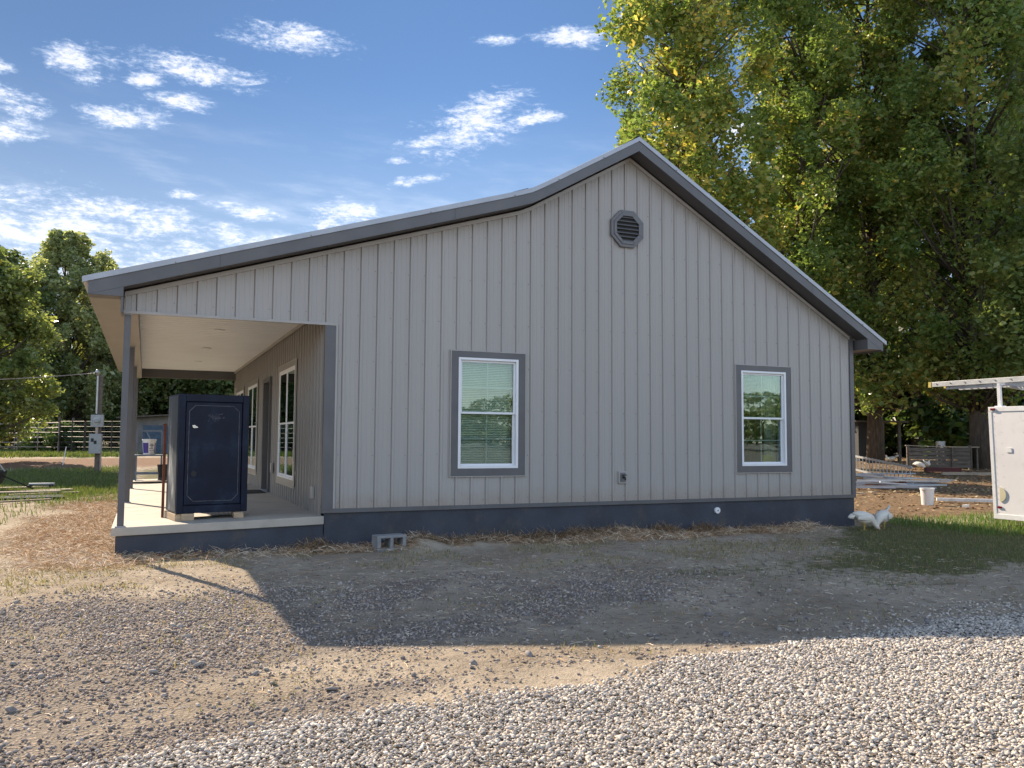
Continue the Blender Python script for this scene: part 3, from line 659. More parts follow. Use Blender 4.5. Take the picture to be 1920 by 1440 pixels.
def ground():
    xs, ys = axis(-9, 20, .10, 420), axis(-10.5, 13, .10, 420)
    Xg, Yg = np.meshgrid(xs, ys); x, y = Xg.ravel(), Yg.ravel()
    near = np.exp(-((x-4)**2+(y+2)**2)/600)
    z = gza(x, y)+near*(.035*(vnoise(x, y, .6, 11)-.5)+.018*(vnoise(x, y, 3, 12, 3)-.5))
    gr, ol, st, gs, rd, lt = zones(x, y)
    mound = np.exp(-((y+.25)/.22)**2)*np.clip(vnoise(x, y*0, 1.1, 21, 2)-.45, 0, 1)*.34*((x > .8) & (x < 10.5)); z = z+mound
    z = z+gr*.02
    nx, ny = len(xs), len(ys); i = np.arange(ny-1)[:, None]*nx+np.arange(nx-1)[None]
    i = i.ravel(); f = np.stack([i, i+1, i+nx+1, i+nx], 1)
    # material
    mt, nt, b = new_mat('yard_ground'); tc = N(nt, 'ShaderNodeTexCoord'); V = tc.outputs['Object']
    A = lambda nm: N(nt, 'ShaderNodeAttribute', attribute_name=nm).outputs['Fac']
    big = noise_node(nt, .8, 6, V, .6); mid = noise_node(nt, 7, 6, V, .65); fin = noise_node(nt, 45, 4, V, .7)
    dirt = ramp(nt, big.outputs[0], [(.3, (.27, .215, .155)), (.5, (.37, .305, .23)), (.72, (.50, .42, .325))]).outputs[0]
    dirt = mixc(nt, mth(nt, 'MULTIPLY', smooth(nt, mid.outputs[0], .48, .68), .5), dirt, (.165, .135, .105))
    spk = smooth(nt, fin.outputs[0], .60, .68)
    dirt = mixc(nt, mth(nt, 'MULTIPLY', spk, .5), dirt, (.13, .115, .10))
    vo = N(nt, 'ShaderNodeTexVoronoi'); vo.inputs['Scale'].default_value = 38; link(nt, V, vo.inputs['Vector'])
    stn = mixc(nt, vo.outputs['Color'], (.30, .255, .21), (.48, .41, .335)); hs = smooth(nt, vo.outputs['Distance'], .62, .1)
    stn = mixc(nt, hs, (.20, .17, .14), stn)
    def bl(base, attr, col, soft=.5):
        w_ = mth(nt, 'ADD', A(attr), mth(nt, 'MULTIPLY', mth(nt, 'SUBTRACT', mid.outputs[0], .5), soft*1.6))
        return mixc(nt, smooth(nt, w_, .28, .72), base, col)
    c = bl(dirt, 'red', mixc(nt, mid.outputs[0], (.14, .078, .05), (.27, .17, .11)))
    c = bl(c, 'litter', ramp(nt, mid.outputs[0], [(.3, (.10, .068, .042)), (.5, (.19, .125, .075)), (.7, (.30, .21, .12))]).outputs[0])
    c = bl(c, 'old', mixc(nt, .55, mixc(nt, big.outputs[0], (.20, .16, .13), (.31, .255, .205)), stn))
    c = bl(c, 'straw', mixc(nt, fin.outputs[0], (.22, .15, .09), (.47, .34, .22)))
    c = bl(c, 'grass', mixc(nt, mid.outputs[0], (.075, .08, .035), (.17, .15, .075)), 1.0)
    c = bl(c, 'gravel', stn, .25)
    link(nt, c, b.inputs['Base Color']); b.inputs['Roughness'].default_value = .95; b.inputs['Specular IOR Level'].default_value = .15
    bp = N(nt, 'ShaderNodeBump'); bp.inputs['Strength'].default_value = 1.0; bp.inputs['Distance'].default_value = .04
    hh = mth(nt, 'ADD', mth(nt, 'MULTIPLY', mid.outputs[0], .8), mth(nt, 'ADD', mth(nt, 'MULTIPLY', fin.outputs[0], .5), mth(nt, 'MULTIPLY', mth(nt, 'MULTIPLY', hs, A('old')), .4)))
    link(nt, hh, bp.inputs['Height']); link(nt, bp.outputs[0], b.inputs['Normal'])
    o = npmesh('ground', np.stack([x, y, z], 1), f, mt, smooth=True)
    for nm, w_ in (('gravel', gr), ('old', ol), ('straw', st), ('grass', gs), ('red', rd), ('litter', lt)):
        a = o.data.attributes.new(nm, 'FLOAT', 'POINT'); a.data.foreach_set('value', w_.astype(np.float32))
    tag(o, None, kind='structure'); return o
ground()
def gh(x, y):
    near = np.exp(-((x-4)**2+(y+2)**2)/600)
    z = gza(x, y)+near*(.035*(vnoise(x, y, .6, 11)-.5)+.018*(vnoise(x, y, 3, 12, 3)-.5))
    z = z+np.exp(-((y+.25)/.22)**2)*np.clip(vnoise(x, y*0, 1.1, 21, 2)-.45, 0, 1)*.34*((x > .8) & (x < 10.5))
    return z+zones(x, y)[0]*.02
def inview(x, y, marg=.10):
    dx, dy = x-CX, y-CY; s = dx*math.sin(YAW)+dy*math.cos(YAW); l = dx*math.cos(YAW)-dy*math.sin(YAW)
    return (s > 2.9) & (np.abs(l/np.maximum(s, .1)) < .609+marg)
def housefree(x, y): return ~((x > -.2) & (x < 11.5) & (y > -.02))
def rotmats(n, tilt=PI):
    a, b_, c_ = rng.random(n)*2*PI, (rng.random(n)-.5)*2*tilt, (rng.random(n)-.5)*2*tilt
    ca, sa, cb_, sb, cc, sc_ = np.cos(a), np.sin(a), np.cos(b_), np.sin(b_), np.cos(c_), np.sin(c_)
    z0, o1 = np.zeros(n), np.ones(n)
    Rz = np.stack([ca, -sa, z0, sa, ca, z0, z0, z0, o1], 1).reshape(-1, 3, 3)
    Rx = np.stack([o1, z0, z0, z0, cb_, -sb, z0, sb, cb_], 1).reshape(-1, 3, 3)
    Ry = np.stack([cc, z0, sc_, z0, o1, z0, -sc_, z0, cc], 1).reshape(-1, 3, 3)
    return Rz@Rx@Ry
t_ = (1+5**.5)/2
ICO = np.array([(-1, t_, 0), (1, t_, 0), (-1, -t_, 0), (1, -t_, 0), (0, -1, t_), (0, 1, t_), (0, -1, -t_), (0, 1, -t_), (t_, 0, -1), (t_, 0, 1), (-t_, 0, -1), (-t_, 0, 1)])/1.902
IF = np.array([(0, 11, 5), (0, 5, 1), (0, 1, 7), (0, 7, 10), (0, 10, 11), (1, 5, 9), (5, 11, 4), (11, 10, 2), (10, 7, 6), (7, 1, 8), (3, 9, 4), (3, 4, 2), (3, 2, 6), (3, 6, 8), (3, 8, 9), (4, 9, 5), (2, 4, 11), (6, 2, 10), (8, 6, 7), (9, 8, 1)])
def stones(name, label, x, y, size, pal, lift=.25, extra_z=None, tilt=.55):
    n = len(x); z = gh(x, y)
    V = np.repeat(ICO[None], n, 0)*(1+(rng.random((n, 12, 1))-.5)*.55)
    sc = np.stack([size*(.8+.5*rng.random(n)), size*(.55+.35*rng.random(n)), size*(.28+.27*rng.random(n))], 1)
    V = V*sc[:, None, :]; V = np.einsum('nij,nkj->nki', rotmats(n, tilt), V)
    V += np.stack([x, y, z+size*lift+(extra_z if extra_z is not None else 0)], 1)[:, None, :]
    pal = np.array(pal); c = pal[rng.integers(0, len(pal), n)]*(.84+.32*rng.random((n, 1)))
    C = np.repeat(np.clip(c, 0, .8)[:, None], 12, 1).reshape(-1, 3)
    Fx = (IF[None]+np.arange(n)[:, None, None]*12).reshape(-1, 3)
    o = npmesh(name, V.reshape(-1, 3), Fx, m_stone, C); tag(o, label, name.split('_')[-1], kind='stuff'); return o
def scatter(x0, x1, y0, y1, dens, marg=.10):
    n = int((x1-x0)*(y1-y0)*dens); x = x0+rng.random(n)*(x1-x0); y = y0+rng.random(n)*(y1-y0)
    k = inview(x, y, marg) & housefree(x, y); return x[k], y[k]
# bright drive gravel
x, y = scatter(-3.5, 12, -8.9, -5.0, 5200); g = zones(x, y)[0]; d = np.hypot(x-CX, y-CY)
k = (rng.random(len(x)) < np.clip(g, 0, 1)**1.2) & (d < 12) & (rng.random(len(x)) < np.clip(1.25-d*.055, .3, 1)); x, y, d = x[k], y[k], d[k]
stones('drive_gravel', 'pale crushed gravel of the driveway in the foreground', x, y, .0078*(.6+1.1*rng.random(len(x))**1.9)*(1+.05*d),
       [(.48, .43, .375), (.55, .50, .44), (.43, .385, .34), (.60, .54, .475), (.36, .325, .29), (.52, .455, .385), (.48, .41, .335), (.30, .27, .245)], .35, rng.random(len(x))*.012)
# older grey stones pressed in the dirt
x, y = scatter(-7, 9, -8.5, -.9, 2600); g = zones(x, y)[1]; d = np.hypot(x-CX, y-CY)
k = (rng.random(len(x)) < np.clip(g, 0, 1)*.85*(.35+.65*sstep(vnoise(x, y, 1.7, 91), .35, .6))+.035) & (zones(x, y)[3] < .5); x, y = x[k], y[k]
stones('old_gravel', 'lilac-grey older gravel half buried in dirt on the left of the yard', x, y, .0072*(.4+1.6*rng.random(len(x))**2.2)+.003,
       [(.31, .262, .23), (.37, .315, .275), (.22, .185, .165), (.44, .375, .32), (.33, .26, .20), (.17, .14, .13), (.27, .225, .20)], .3, None, .9)
x, y = scatter(-5, 7, -7, -2.5, 5); stones('loose_rock', 'larger loose grey rocks scattered over the bare dirt', x, y, .022+.016*rng.random(len(x)), [(.2, .18, .17), (.3, .27, .24)], .3)
def blades(name, label, x, y, h, w, lean, pal, mat, cat):
    n = len(x); z = gh(x, y); a = rng.random(n)*2*PI; b_ = rng.random(n)*2*PI
    h = h*(.5+rng.random(n)); le = lean*h*rng.random(n)
    P0 = np.stack([x-np.cos(a)*w/2, y-np.sin(a)*w/2, z-.005], 1); P1 = np.stack([x+np.cos(a)*w/2, y+np.sin(a)*w/2, z-.005], 1)
    mid = np.stack([x+np.cos(b_)*le*.35, y+np.sin(b_)*le*.35, z+h*.6], 1); off = np.stack([np.cos(a)*w*.35, np.sin(a)*w*.35, 0*a], 1)
    T = np.stack([x+np.cos(b_)*le, y+np.sin(b_)*le, z+h], 1)
    V = np.stack([P0, P1, mid+off, mid-off, T+off*.15, T-off*.15], 1).reshape(-1, 3)
    i = np.arange(n)*6; Fx = np.concatenate([np.stack([i, i+1, i+2, i+3], 1), np.stack([i+3, i+2, i+4, i+5], 1)])
    pal = np.array(pal); c = pal[rng.integers(0, len(pal), n)]*(.7+.6*rng.random((n, 1)))
    o = npmesh(name, V, Fx, mat, np.repeat(c, 6, 0)); tag(o, label, cat, kind='stuff'); return o
GP = [(.10, .135, .045), (.08, .115, .038), (.13, .155, .055), (.24, .21, .11), (.20, .17, .085), (.12, .14, .05)]
x, y = scatter(3.5, 17, -5.6, 2.6, 1100); g = zones(x, y)[3]; k = rng.random(len(x)) < g**1.6*.95*(.35+.65*sstep(vnoise(x, y, 2.2, 77), .3, .6)); x, y = x[k], y[k]
blades('lawn_grass', 'short green grass at the right corner of the house', x, y, .036, .007, 1.1, GP, m_grass, 'grass')
x, y = scatter(-9, 7, 4, 30, 330, .05); g = zones(x, y)[3]; k = (rng.random(len(x)) < g) & (y < 26); x, y = x[k], y[k]
blades('side_grass', 'taller green grass left of the porch', x, y, .10, .018, .8, [(.11, .17, .035), (.08, .13, .03), (.15, .19, .05), (.17, .16, .07)], m_grass, 'grass')
x, y = scatter(-14, 12, 29, 44, 110, .05); g = zones(x, y)[3]; k = (rng.random(len(x)) < g); x, y = x[k], y[k]
blades('pasture_grass', 'sunlit pasture grass around the gate panels', x, y, .16, .05, .8, [(.12, .17, .04), (.09, .13, .035), (.18, .19, .07)], m_grass, 'grass')
x, y = scatter(12.5, 17.5, -1.8, 1.0, 260); blades('trailer_weeds', 'taller grass at the foot of the white trailer', x, y, .10, .014, .8, [(.12, .20, .035), (.09, .15, .03)], m_grass, 'grass')
x, y = scatter(-6, 9, -6.4, -.4, 420); k = (vnoise(x, y, 1.2, 55) > .60-.10*(y > -2.4)) & (rng.random(len(x)) < .25+.75*(y > -2.6)); x, y = x[k], y[k]
blades('dry_tufts', 'dry tan and green grass tufts on the bare dirt', x, y, .035, .008, 1.6, [(.34, .27, .14), (.26, .22, .11), (.16, .17, .06)], m_grass, 'grass')
def strands(name, label, x, y, L, w, tilt, pal, hz, cat):
    n = len(x); z = gh(x, y)+hz; a = rng.random(n)*2*PI; L = L*(.4+rng.random(n)); t = (rng.random(n)-.5)*2*tilt
    dx, dy, dz = np.cos(a)*np.cos(t)*L/2, np.sin(a)*np.cos(t)*L/2, np.sin(t)*L/2
    px, py = -np.sin(a)*w/2, np.cos(a)*w/2; c = np.stack([x, y, z+np.abs(dz)+.003], 1)
    D = np.stack([dx, dy, dz], 1); Pp = np.stack([px, py, 0*px+w*.25], 1); bend = np.stack([px*0, px*0, L*.06], 1)
    V = np.stack([c-D-Pp, c-D+Pp, c+bend+Pp, c+bend-Pp, c+D+Pp, c+D-Pp], 1).reshape(-1, 3)
    i = np.arange(n)*6; Fx = np.concatenate([np.stack([i, i+1, i+2, i+3], 1), np.stack([i+3, i+2, i+4, i+5], 1)])
    pal = np.array(pal); cc = pal[rng.integers(0, len(pal), n)]*(.65+.6*rng.random((n, 1)))
    o = npmesh(name, V, Fx, m_straw, np.repeat(cc, 6, 0)); tag(o, label, cat, kind='stuff'); return o
SP = [(.62, .44, .27), (.50, .31, .17), (.76, .62, .45), (.34, .20, .11), (.82, .71, .55), (.45, .30, .18)]
x, y = scatter(-4.5, 11.2, -1.9, 12, 2100); g = zones(x, y)[2]; k = rng.random(len(x)) < g*.9; x, y = x[k], y[k]
strands('straw_mulch', 'tan and rust-coloured straw strewn along the foundation and slab', x, y, .13, .0036, .45, SP, rng.random(len(x))*.035, 'straw')
xs_, ys_ = [], []
for cx_, n_, sp_ in ((5.9, 900, .42), (5.35, 500, .3), (7.45, 650, .16), (8.15, 700, .17), (2.15, 450, .2), (3.9, 500, .35), (.6, 200, .3), (9.2, 250, .3), (4.7, 300, .3)):
    xs_.append(cx_+rng.normal(0, sp_, n_)); ys_.append(-.13-np.abs(rng.normal(0, .10, n_)))
x, y = np.concatenate(xs_), np.concatenate(ys_)
cx_all = np.array([5.9, 5.35, 7.45, 8.15, 2.15]); hh = np.max(np.exp(-((x[:, None]-cx_all)/.25)**2), 1)
strands('straw_heaps', 'small heaps of brown straw banked against the dark foundation', x, y,   .15, .0042, .8, [(.26, .17, .09), (.34, .24, .14), (.19, .12, .07)], rng.random(len(x))*(.02+.10*hh)*np.exp(-((y+.13)/.14)**2), 'straw')
x, y = scatter(-5, 10, -6.2, -.9, 120); strands('loose_straw', 'stray straw stalks on the dirt in front of the house', x, y, .075, .0035, .12, SP+[(.2,.14,.09)]*3, 0, 'straw')
# fallen leaves behind the house on the right
n = 16000; x = 11.8+rng.random(n)*26; y = 1.5+rng.random(n)*26; k = inview(x, y, .05) & (y > 1.2+(x-12)*.0); x, y = x[k], y[k]; n = len(x)
V = np.array([(-1, 0, 0), (0, -.7, 0), (1, 0, 0), (0, .7, 0)])*.036; V = np.einsum('nij,kj->nki', rotmats(n, .5), V)*(.6+rng.random((n, 1, 1)))
V += np.stack([x, y, gh(x, y)+.015], 1)[:, None]; pal = np.array([(.28, .17, .08), (.36, .25, .13), (.20, .12, .06), (.42, .34, .2)])
o = npmesh('leaf_litter', V.reshape(-1, 3), (np.arange(n)[:, None]*4+np.arange(4)[None]), m_straw, np.repeat(pal[rng.integers(0, 4, n)], 4, 0))
tag(o, 'orange-brown fallen leaves under the trees on the right', 'fallen leaves', kind='stuff')
# ================================================================== TREES
def tree(name, label, x, y, h, rx, cb, nl, per, lsz, pals, seed, trunk_r=.32, lean=(0, 0), top_round=.7, lobe=(.8, 1.5), group=None, cat='tree', keep=None, tmul=1, lowr=.55, vert=.85):
    r = np.random.default_rng(seed); rr = random.Random(seed); z0 = gz(x, y)
    T = thing(name, label, cat, (x, y, z0), 0, group)
    # trunk
    mb = MB(); pts = []; rad = []
    for k in range(9):
        t = k/8; pts.append((lean[0]*t+.25*math.sin(t*5+seed)*t, lean[1]*t+.2*math.cos(t*4+seed)*t, -.15+t*h*.9)); rad.append(trunk_r*(1.2 if k == 0 else 1)*(1-t*.88))
    mb.tube(pts, rad, 10)
    def tp(t): i = min(7, int(t*8)); q = t*8-i; return [pts[i][j]*(1-q)+pts[i+1][j]*q for j in range(3)], rad[i]*(1-q)+rad[i+1]*q
    C = []; Rl = []; 
    for i in range(nl):
        t = (i+.5)/nl*.98+r.random()*.02; z = cb+(h-cb)*t
        prof = math.sin(PI*min(1, (t*.80+.20)))**top_round*(1 if t > .25 else lowr+(1-lowr)*t/.25)
        a = r.random()*2*PI; q = rx*prof*math.sqrt(r.random())*(.95)
        c = np.array([lean[0]*t+q*math.cos(a), lean[1]*t+q*math.sin(a), z+r.normal()*.3])
        if keep and not keep(c[0]+x, c[1]+y, c[2]+z0): continue
        C.append(c); Rl.append((lobe[0]+(lobe[1]-lobe[0])*r.random())*(1.0 if t < .85 else .75))
        # limb
        tt = max(.10, min(.97, (z-.5-(.42 if vert < 1 else 1.0)*q)/(h*.9))); p, pr = tp(tt); c_ = c*.93
        m1 = [(p[j]*.45+c_[j]*.55)+(rr.uniform(-.25, .25) if j < 2 else -.15*q*.3) for j in range(3)]
        if i % 2 == 0 or q > rx*.3: mb.tube([p, m1, list(c_)], [min(.11, pr*.45), .045, .014], 5)
    mb.build('trunk', m_bark, T, smooth=True)
    C = np.array(C); Rl = np.array(Rl); n = len(C)*per; li = np.repeat(np.arange(len(C)), per)
    d = r.normal(size=(n, 3)); d /= np.linalg.norm(d, axis=1)[:, None]
    rad_ = Rl[li]*(.25+.75*r.random(n)**.55); P = C[li]+d*rad_[:, None]*np.array([1.0, 1.0, vert])
    # second-level twig clumps for ragged outline
    P += .46*np.sin(P[:, [1, 2, 0]]*3.1+seed)*Rl[li][:, None]*.5+.16*np.sin(P[:, [2, 0, 1]]*8.3+seed)*Rl[li][:, None]
    P[:, 2] -= .10*rad_**2
    rg = rng.bit_generator.state; Rm = rotmats(n, 1.2); lf = np.array([(-1, -.1, 0), (-.1, -.62, .12), (1, 0, 0), (-.1, .62, .12)])
    V = np.einsum('nij,kj->nki', Rm, lf)*(lsz*(.45+1.0*r.random(n)**1.3)*(.8+.5*r.random(len(C))[li]))[:, None, None]+P[:, None]
    pal = np.array(pals); lc = r.random(len(C)); base = pal[np.clip((lc[li]*len(pal)*.45+r.random(n)**1.5*len(pal)*.62).astype(int), 0, len(pal)-1)]
    c = base*(.75+.65*r.random((n, 1)))*tmul*1.32
    o = npmesh('crown', V.reshape(-1, 3), np.arange(n)[:, None]*4+np.arange(4)[None], m_leaf, np.repeat(np.clip(c, 0, 1), 4, 0), T)
    return T
GRN = [(.09, .145, .05), (.105, .165, .05), (.125, .18, .055), (.14, .18, .055), (.17, .195, .06), (.22, .22, .065), (.30, .24, .075)]
YGR = [(.09, .14, .045), (.11, .165, .05), (.15, .195, .055), (.19, .225, .065), (.25, .25, .07), (.42, .33, .09)]
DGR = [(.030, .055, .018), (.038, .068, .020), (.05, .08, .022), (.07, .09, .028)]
OLV = [(.075, .105, .045), (.09, .125, .05), (.12, .15, .055), (.15, .165, .06), (.19, .18, .08)]
def tat(u, s): x, y, _ = at(u, s); return x, y
x, y = tat(1290, 33); tree('sweetgum_tree', 'tall yellow-green tree rising behind the roof peak, leftmost of the big trees', x, y, 25, 3.5, 3.5, 180, 480, .095, YGR, 3, .30, (.3, 0), .35, (.5, 1.0), 'tall trees behind the house', vert=1.3)
x, y = tat(1490, 35); tree('sweetgum_tree', 'mid green tree behind the right roof slope, next to the yellow-green one', x, y, 24, 3.3, 3.5, 150, 480, .10, [YGR[0], YGR[1], GRN[2], GRN[3], YGR[2], YGR[3], GRN[6]], 5, .30, (.9, 0), .35, (.5, 1.0), 'tall trees behind the house', vert=1.3)
x, y = tat(1640, 37); tree('sweetgum_tree', 'dark green tree whose trunk stands behind the house corner', x, y, 27, 4.0, 2.4, 225, 400, .10, GRN, 9, .34, (.2, 0), .35, (.55, 1.1), 'tall trees behind the house', lowr=.95, vert=1.2)
x, y = tat(1838, 34); tree('sweetgum_tree', 'thick-trunked dark tree standing behind the ladder on the trailer', x, y, 26, 4.3, 3.2, 240, 400, .10, GRN, 12, .38, (-.3, 0), .35, (.55, 1.1), 'tall trees behind the house', lowr=.9, vert=1.2)
x, y = tat(2010, 29); tree('pine_tree', 'soft light green tree at the right edge of the picture', x, y, 15, 2.4, 3.0, 50, 500, .11, [(.09, .13, .045), (.12, .16, .055), (.15, .18, .06)], 15, .25, (0, 0), .6, (.6, 1.1))
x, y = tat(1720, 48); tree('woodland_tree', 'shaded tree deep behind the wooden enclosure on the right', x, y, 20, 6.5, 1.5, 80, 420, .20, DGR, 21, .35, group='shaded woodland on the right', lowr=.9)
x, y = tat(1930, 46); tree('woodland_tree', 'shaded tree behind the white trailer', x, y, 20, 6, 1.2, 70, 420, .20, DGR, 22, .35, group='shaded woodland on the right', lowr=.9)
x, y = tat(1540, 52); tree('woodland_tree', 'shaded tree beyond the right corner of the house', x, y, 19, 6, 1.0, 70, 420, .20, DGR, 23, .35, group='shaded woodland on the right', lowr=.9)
# left
x, y = tat(118, 62); tree('poplar_tree', 'tall round-topped tree behind the wire, its leaves coloured pale for back-light and haze', x, y, 15.8, 4.9, 2.0, 210, 320, .13, [(.17, .20, .10), (.20, .23, .115), (.25, .27, .14), (.31, .33, .19)], 31, .35, (0, 0), .5, (.45, .9), 'trees left of the porch', vert=1.15)  # pale leaf palette stands in for glare haze
x, y = tat(-40, 34); tree('leafy_tree', 'bushy yellow-green tree with a dark trunk at the left edge', x, y, 8.7, 3.0, 1.5, 130, 340, .095, [(.10, .135, .05), (.13, .165, .06), (.17, .20, .07), (.21, .235, .085)], 33, .30, (0, 0), .55, (.4, .8), 'trees left of the porch', lowr=.8)
x, y = tat(215, 66); tree('leafy_tree', 'dark green tree showing between the tall round tree and the porch post', x, y, 11.5, 4.0, .8, 130, 330, .17, OLV, 35, .3, (0, 0), .5, (.9, 1.6), 'trees left of the porch', lowr=.95)
x, y = tat(-10, 58); tree('leafy_tree', 'pale green tree behind the bushy tree at the left edge', x, y, 13.2, 4.2, .8, 130, 330, .16, OLV, 36, .3, (0, 0), .5, (.9, 1.6), 'trees left of the porch', lowr=.95)
x, y = tat(188, 75); tree('leafy_tree', 'thin treetop peeking over the left eave', x, y, 16.2, 2.0, 6.5, 30, 380, .20, OLV, 38, .25, (0, 0), .5, (.8, 1.2), 'trees left of the porch')
for u, s, h_, lab in ((-420, 46, 12.5, 'leafy tree left of the picture, mirrored in the near porch window'), (-760, 40, 12, 'leafy tree left of the picture, mirrored in the far porch window'), (-170, 55, 12.5, 'broad leafy tree just outside the left edge'), (330, 72, 11.5, 'dark tree seen under the porch ceiling above the safe'), (425, 68, 10.5, 'dark tree seen beside the far end of the porch wall'), (560, 75, 10, 'dark tree hidden mostly behind the porch wall')):
    x, y = tat(u, s); tree('leafy_tree', lab, x, y, h_, 4.6, .6, 65, 420, .20, OLV, abs(40+u), .3, (0, 0), .5, (1.0, 1.8), 'trees behind the porch', lowr=.95)
x, y = tat(75, 44); tree('low_bush', 'light green bush at the foot of the gate panels', x, y, 1.0, 1.5, .1, 16, 300, .07, [(.12, .17, .05), (.16, .20, .07)], 51, .03, (0, 0), .5, (.3, .5), None, 'bush', lowr=1)
x, y = tat(128, 43); tree('low_bush', 'darker shrub with bare stems in front of the gate panels', x, y, 1.5, 1.1, .1, 16, 300, .07, [(.05, .08, .03), (.07, .10, .04)], 52, .04, (0, 0), .5, (.3, .55), None, 'bush', lowr=1)
# far woods all round, and behind the viewer (seen mirrored in the windows)
def woods(name, label, pts, h0, seed, per=1500, lsz=.42, br=1.0):
    r = np.random.default_rng(seed); Ps = []; 
    for (x, y, w_, h_) in pts:
        n = per; d = r.normal(size=(n, 3)); d /= np.linalg.norm(d, axis=1)[:, None]; q = (.55+.45*r.random(n)**.5)
        Ps.append(np.array([x, y, h_*.5+.4])+d*q[:, None]*np.array([w_, w_, h_*.5])+.5*np.sin(d*7+x))
    P = np.concatenate(Ps); n = len(P); lf = np.array([(-1, -.1, 0), (-.1, -.62, .12), (1, 0, 0), (-.1, .62, .12)])
    V = np.einsum('nij,kj->nki', rotmats(n, 1.2), lf)*lsz*(.6+.7*r.random(n))[:, None, None]+P[:, None]
    pal = np.array(OLV); c = pal[r.integers(0, len(pal), n)]*(.7+.6*r.random((n, 1)))*br
    o = npmesh(name, V.reshape(-1, 3), np.arange(n)[:, None]*4+np.arange(4)[None], m_leaf, np.repeat(c, 4, 0)); tag(o, label, 'woods', kind='stuff'); return o
r_ = random.Random(5); pts = []
for k in range(46):
    a = -.75+k*.034; s = 95+r_.uniform(-10, 14); pts.append((CX+s*math.sin(a), CY+s*math.cos(a), r_.uniform(4, 7), r_.uniform(8, 13)))
woods('far_woods', 'continuous band of woods along the horizon behind everything', pts, 10, 61)
pts = [(*tat(u, s), w_, h_) for u, s, w_, h_ in ((1560, 54, 3.5, 5), (1620, 58, 4, 6), (1690, 55, 3.5, 5), (1750, 58, 4, 6), (1820, 54, 3.5, 5), (1890, 52, 4, 6), (1960, 50, 4, 6), (1650, 62, 4, 9), (1790, 64, 5, 9), (1920, 60, 5, 9), (1500, 60, 5, 8))]
woods('undergrowth', 'dark undergrowth between the trunks on the right', pts, 6, 63, 2600)
pts = []
for k in range(34):
    a = math.radians(95)+k*.056; s = 105+r_.uniform(-8, 14); pts.append((CX+s*math.sin(a), CY+s*math.cos(a), r_.uniform(6, 9), r_.uniform(5.0, 8.5)))
woods('rear_woods', 'woods behind the photographer, mirrored in the front windows', pts, 9, 62, 3600, .30, 2.0)
#__REST__
# ================================================================== LEFT BACKGROUND THINGS
mx, my = -1.42, 22.4; mz = gz(mx, my)
mp = thing('meter_pole', 'dark timber service pole with electric meter and grey breaker box', 'utility pole', (mx, my, mz), -.25)
b = MB(); b.obox((0, .06, 1.74), (.16, .14, 3.5)); b.build('pole', m_oldwood, mp, bevel=.01)
b = MB(); b.tube([(-.05, -.06, 2.1), (-.05, -.06, 3.48)], .035, 12); b.build('conduit', m_pipe, mp)
b = MB(); b.tube([(-.05, -.06, 3.46), (-.05, -.07, 3.58), (-.06, -.14, 3.62), (-.07, -.22, 3.55)], [.05, .07, .065, .045], 12); b.build('weatherhead', m_pipe, mp, smooth=True)
b = MB(); b.box(-.22, .20, -.13, -.02, 1.62, 2.06); mbx = b.build('meter_box', m_box, mp, bevel=.01)
b = MB(); b.cyl((-.01, -.13, 1.84), .12, -.03, 24, axis='y'); b.build('meter_ring', m_pipe, mbx)
b = MB(); b.lathe((0, 0, 0), [(.095, 0), (.09, .06), (.05, .09)], 20); g = b.build('meter_dome', m_box, mbx); g.rotation_euler = (PI/2, 0, 0); g.location = (-.01, -.16, 1.84)
b = MB(); b.tube([(-.02, -.06, 1.62), (-.02, -.06, 1.36)], .05, 10); b.tube([(.13, -.03, .68), (.14, -.03, 0)], .03, 8); b.build('lower_conduit', m_palepipe, mp)
b = MB(); b.box(-.24, .17, -.17, -.02, .68, 1.38); bx_ = b.build('breaker_box', m_box, mp, bevel=.012)
b = MB(); b.box(-.17, -.08, -.178, -.171, 1.10, 1.22); b.build('warning_sticker', m_black, bx_)
b = MB(); b.box(-.07, .02, -.178, -.171, 1.02, 1.14); b.build('warning_sticker', m_black, bx_)
b = MB(); wa, wb_ = Vector((mx-.05, my-.1, mz+3.56)), Vector(at(-760, 31)[:2]+(4.2,))
b.tube([wa.lerp(wb_, k/16)-Vector((0, 0, 1.3*4*(k/16)*(1-k/16)*.42)) for k in range(17)], .014, 5); tag(b.build('service_wire', m_palepipe), 'pale overhead service wire running left from the service pole', 'wire')
def stake(u, s, h, lab, mt_, r=.02, lean=.05):
    x, y, z = at(u, s); b = MB(); b.tube([(0, 0, -.05), (lean, 0, h)], [r, r*.8], 6); o = b.build('marker_stake', mt_); o.location = (x, y, z); tag(o, lab, 'stake')
stake(122, 33, .72, 'thin white marker stake leaning in the red dirt', m_white, .022, .10)
def panel(xa, ya, xb, yb, h, rails, mt_, lab, posts=3, r=.021):
    z = gz((xa+xb)/2, (ya+yb)/2); P = thing('gate_panel', lab, 'gate panel', (xa, ya, z), 0, 'livestock gate panels left of the porch')
    dx, dy = xb-xa, yb-ya
    for k in range(rails):
        zz = .12+(h-.16)*k/(rails-1); b = MB(); b.tube([(0, 0, zz), (dx, dy, zz)], r, 6); b.build('rail', mt_, P)
    for k in range(posts):
        t = k/(posts-1); b = MB(); b.tube([(dx*t, dy*t, 0), (dx*t, dy*t, h)], r*1.15, 6); b.build('upright', mt_, P)
q = [at(-30, 43), at(36, 42.5), at(112, 42), at(160, 41.5), at(236, 41), at(275, 41)]
panel(q[0][0], q[0][1], q[1][0], q[1][1], 1.55, 7, m_palepipe, 'pale pipe gate panel behind the trunk at the left edge')
panel(q[1][0], q[1][1], q[2][0], q[2][1], 1.62, 7, m_palepipe, 'pinkish pipe gate panel half hidden by bushes')
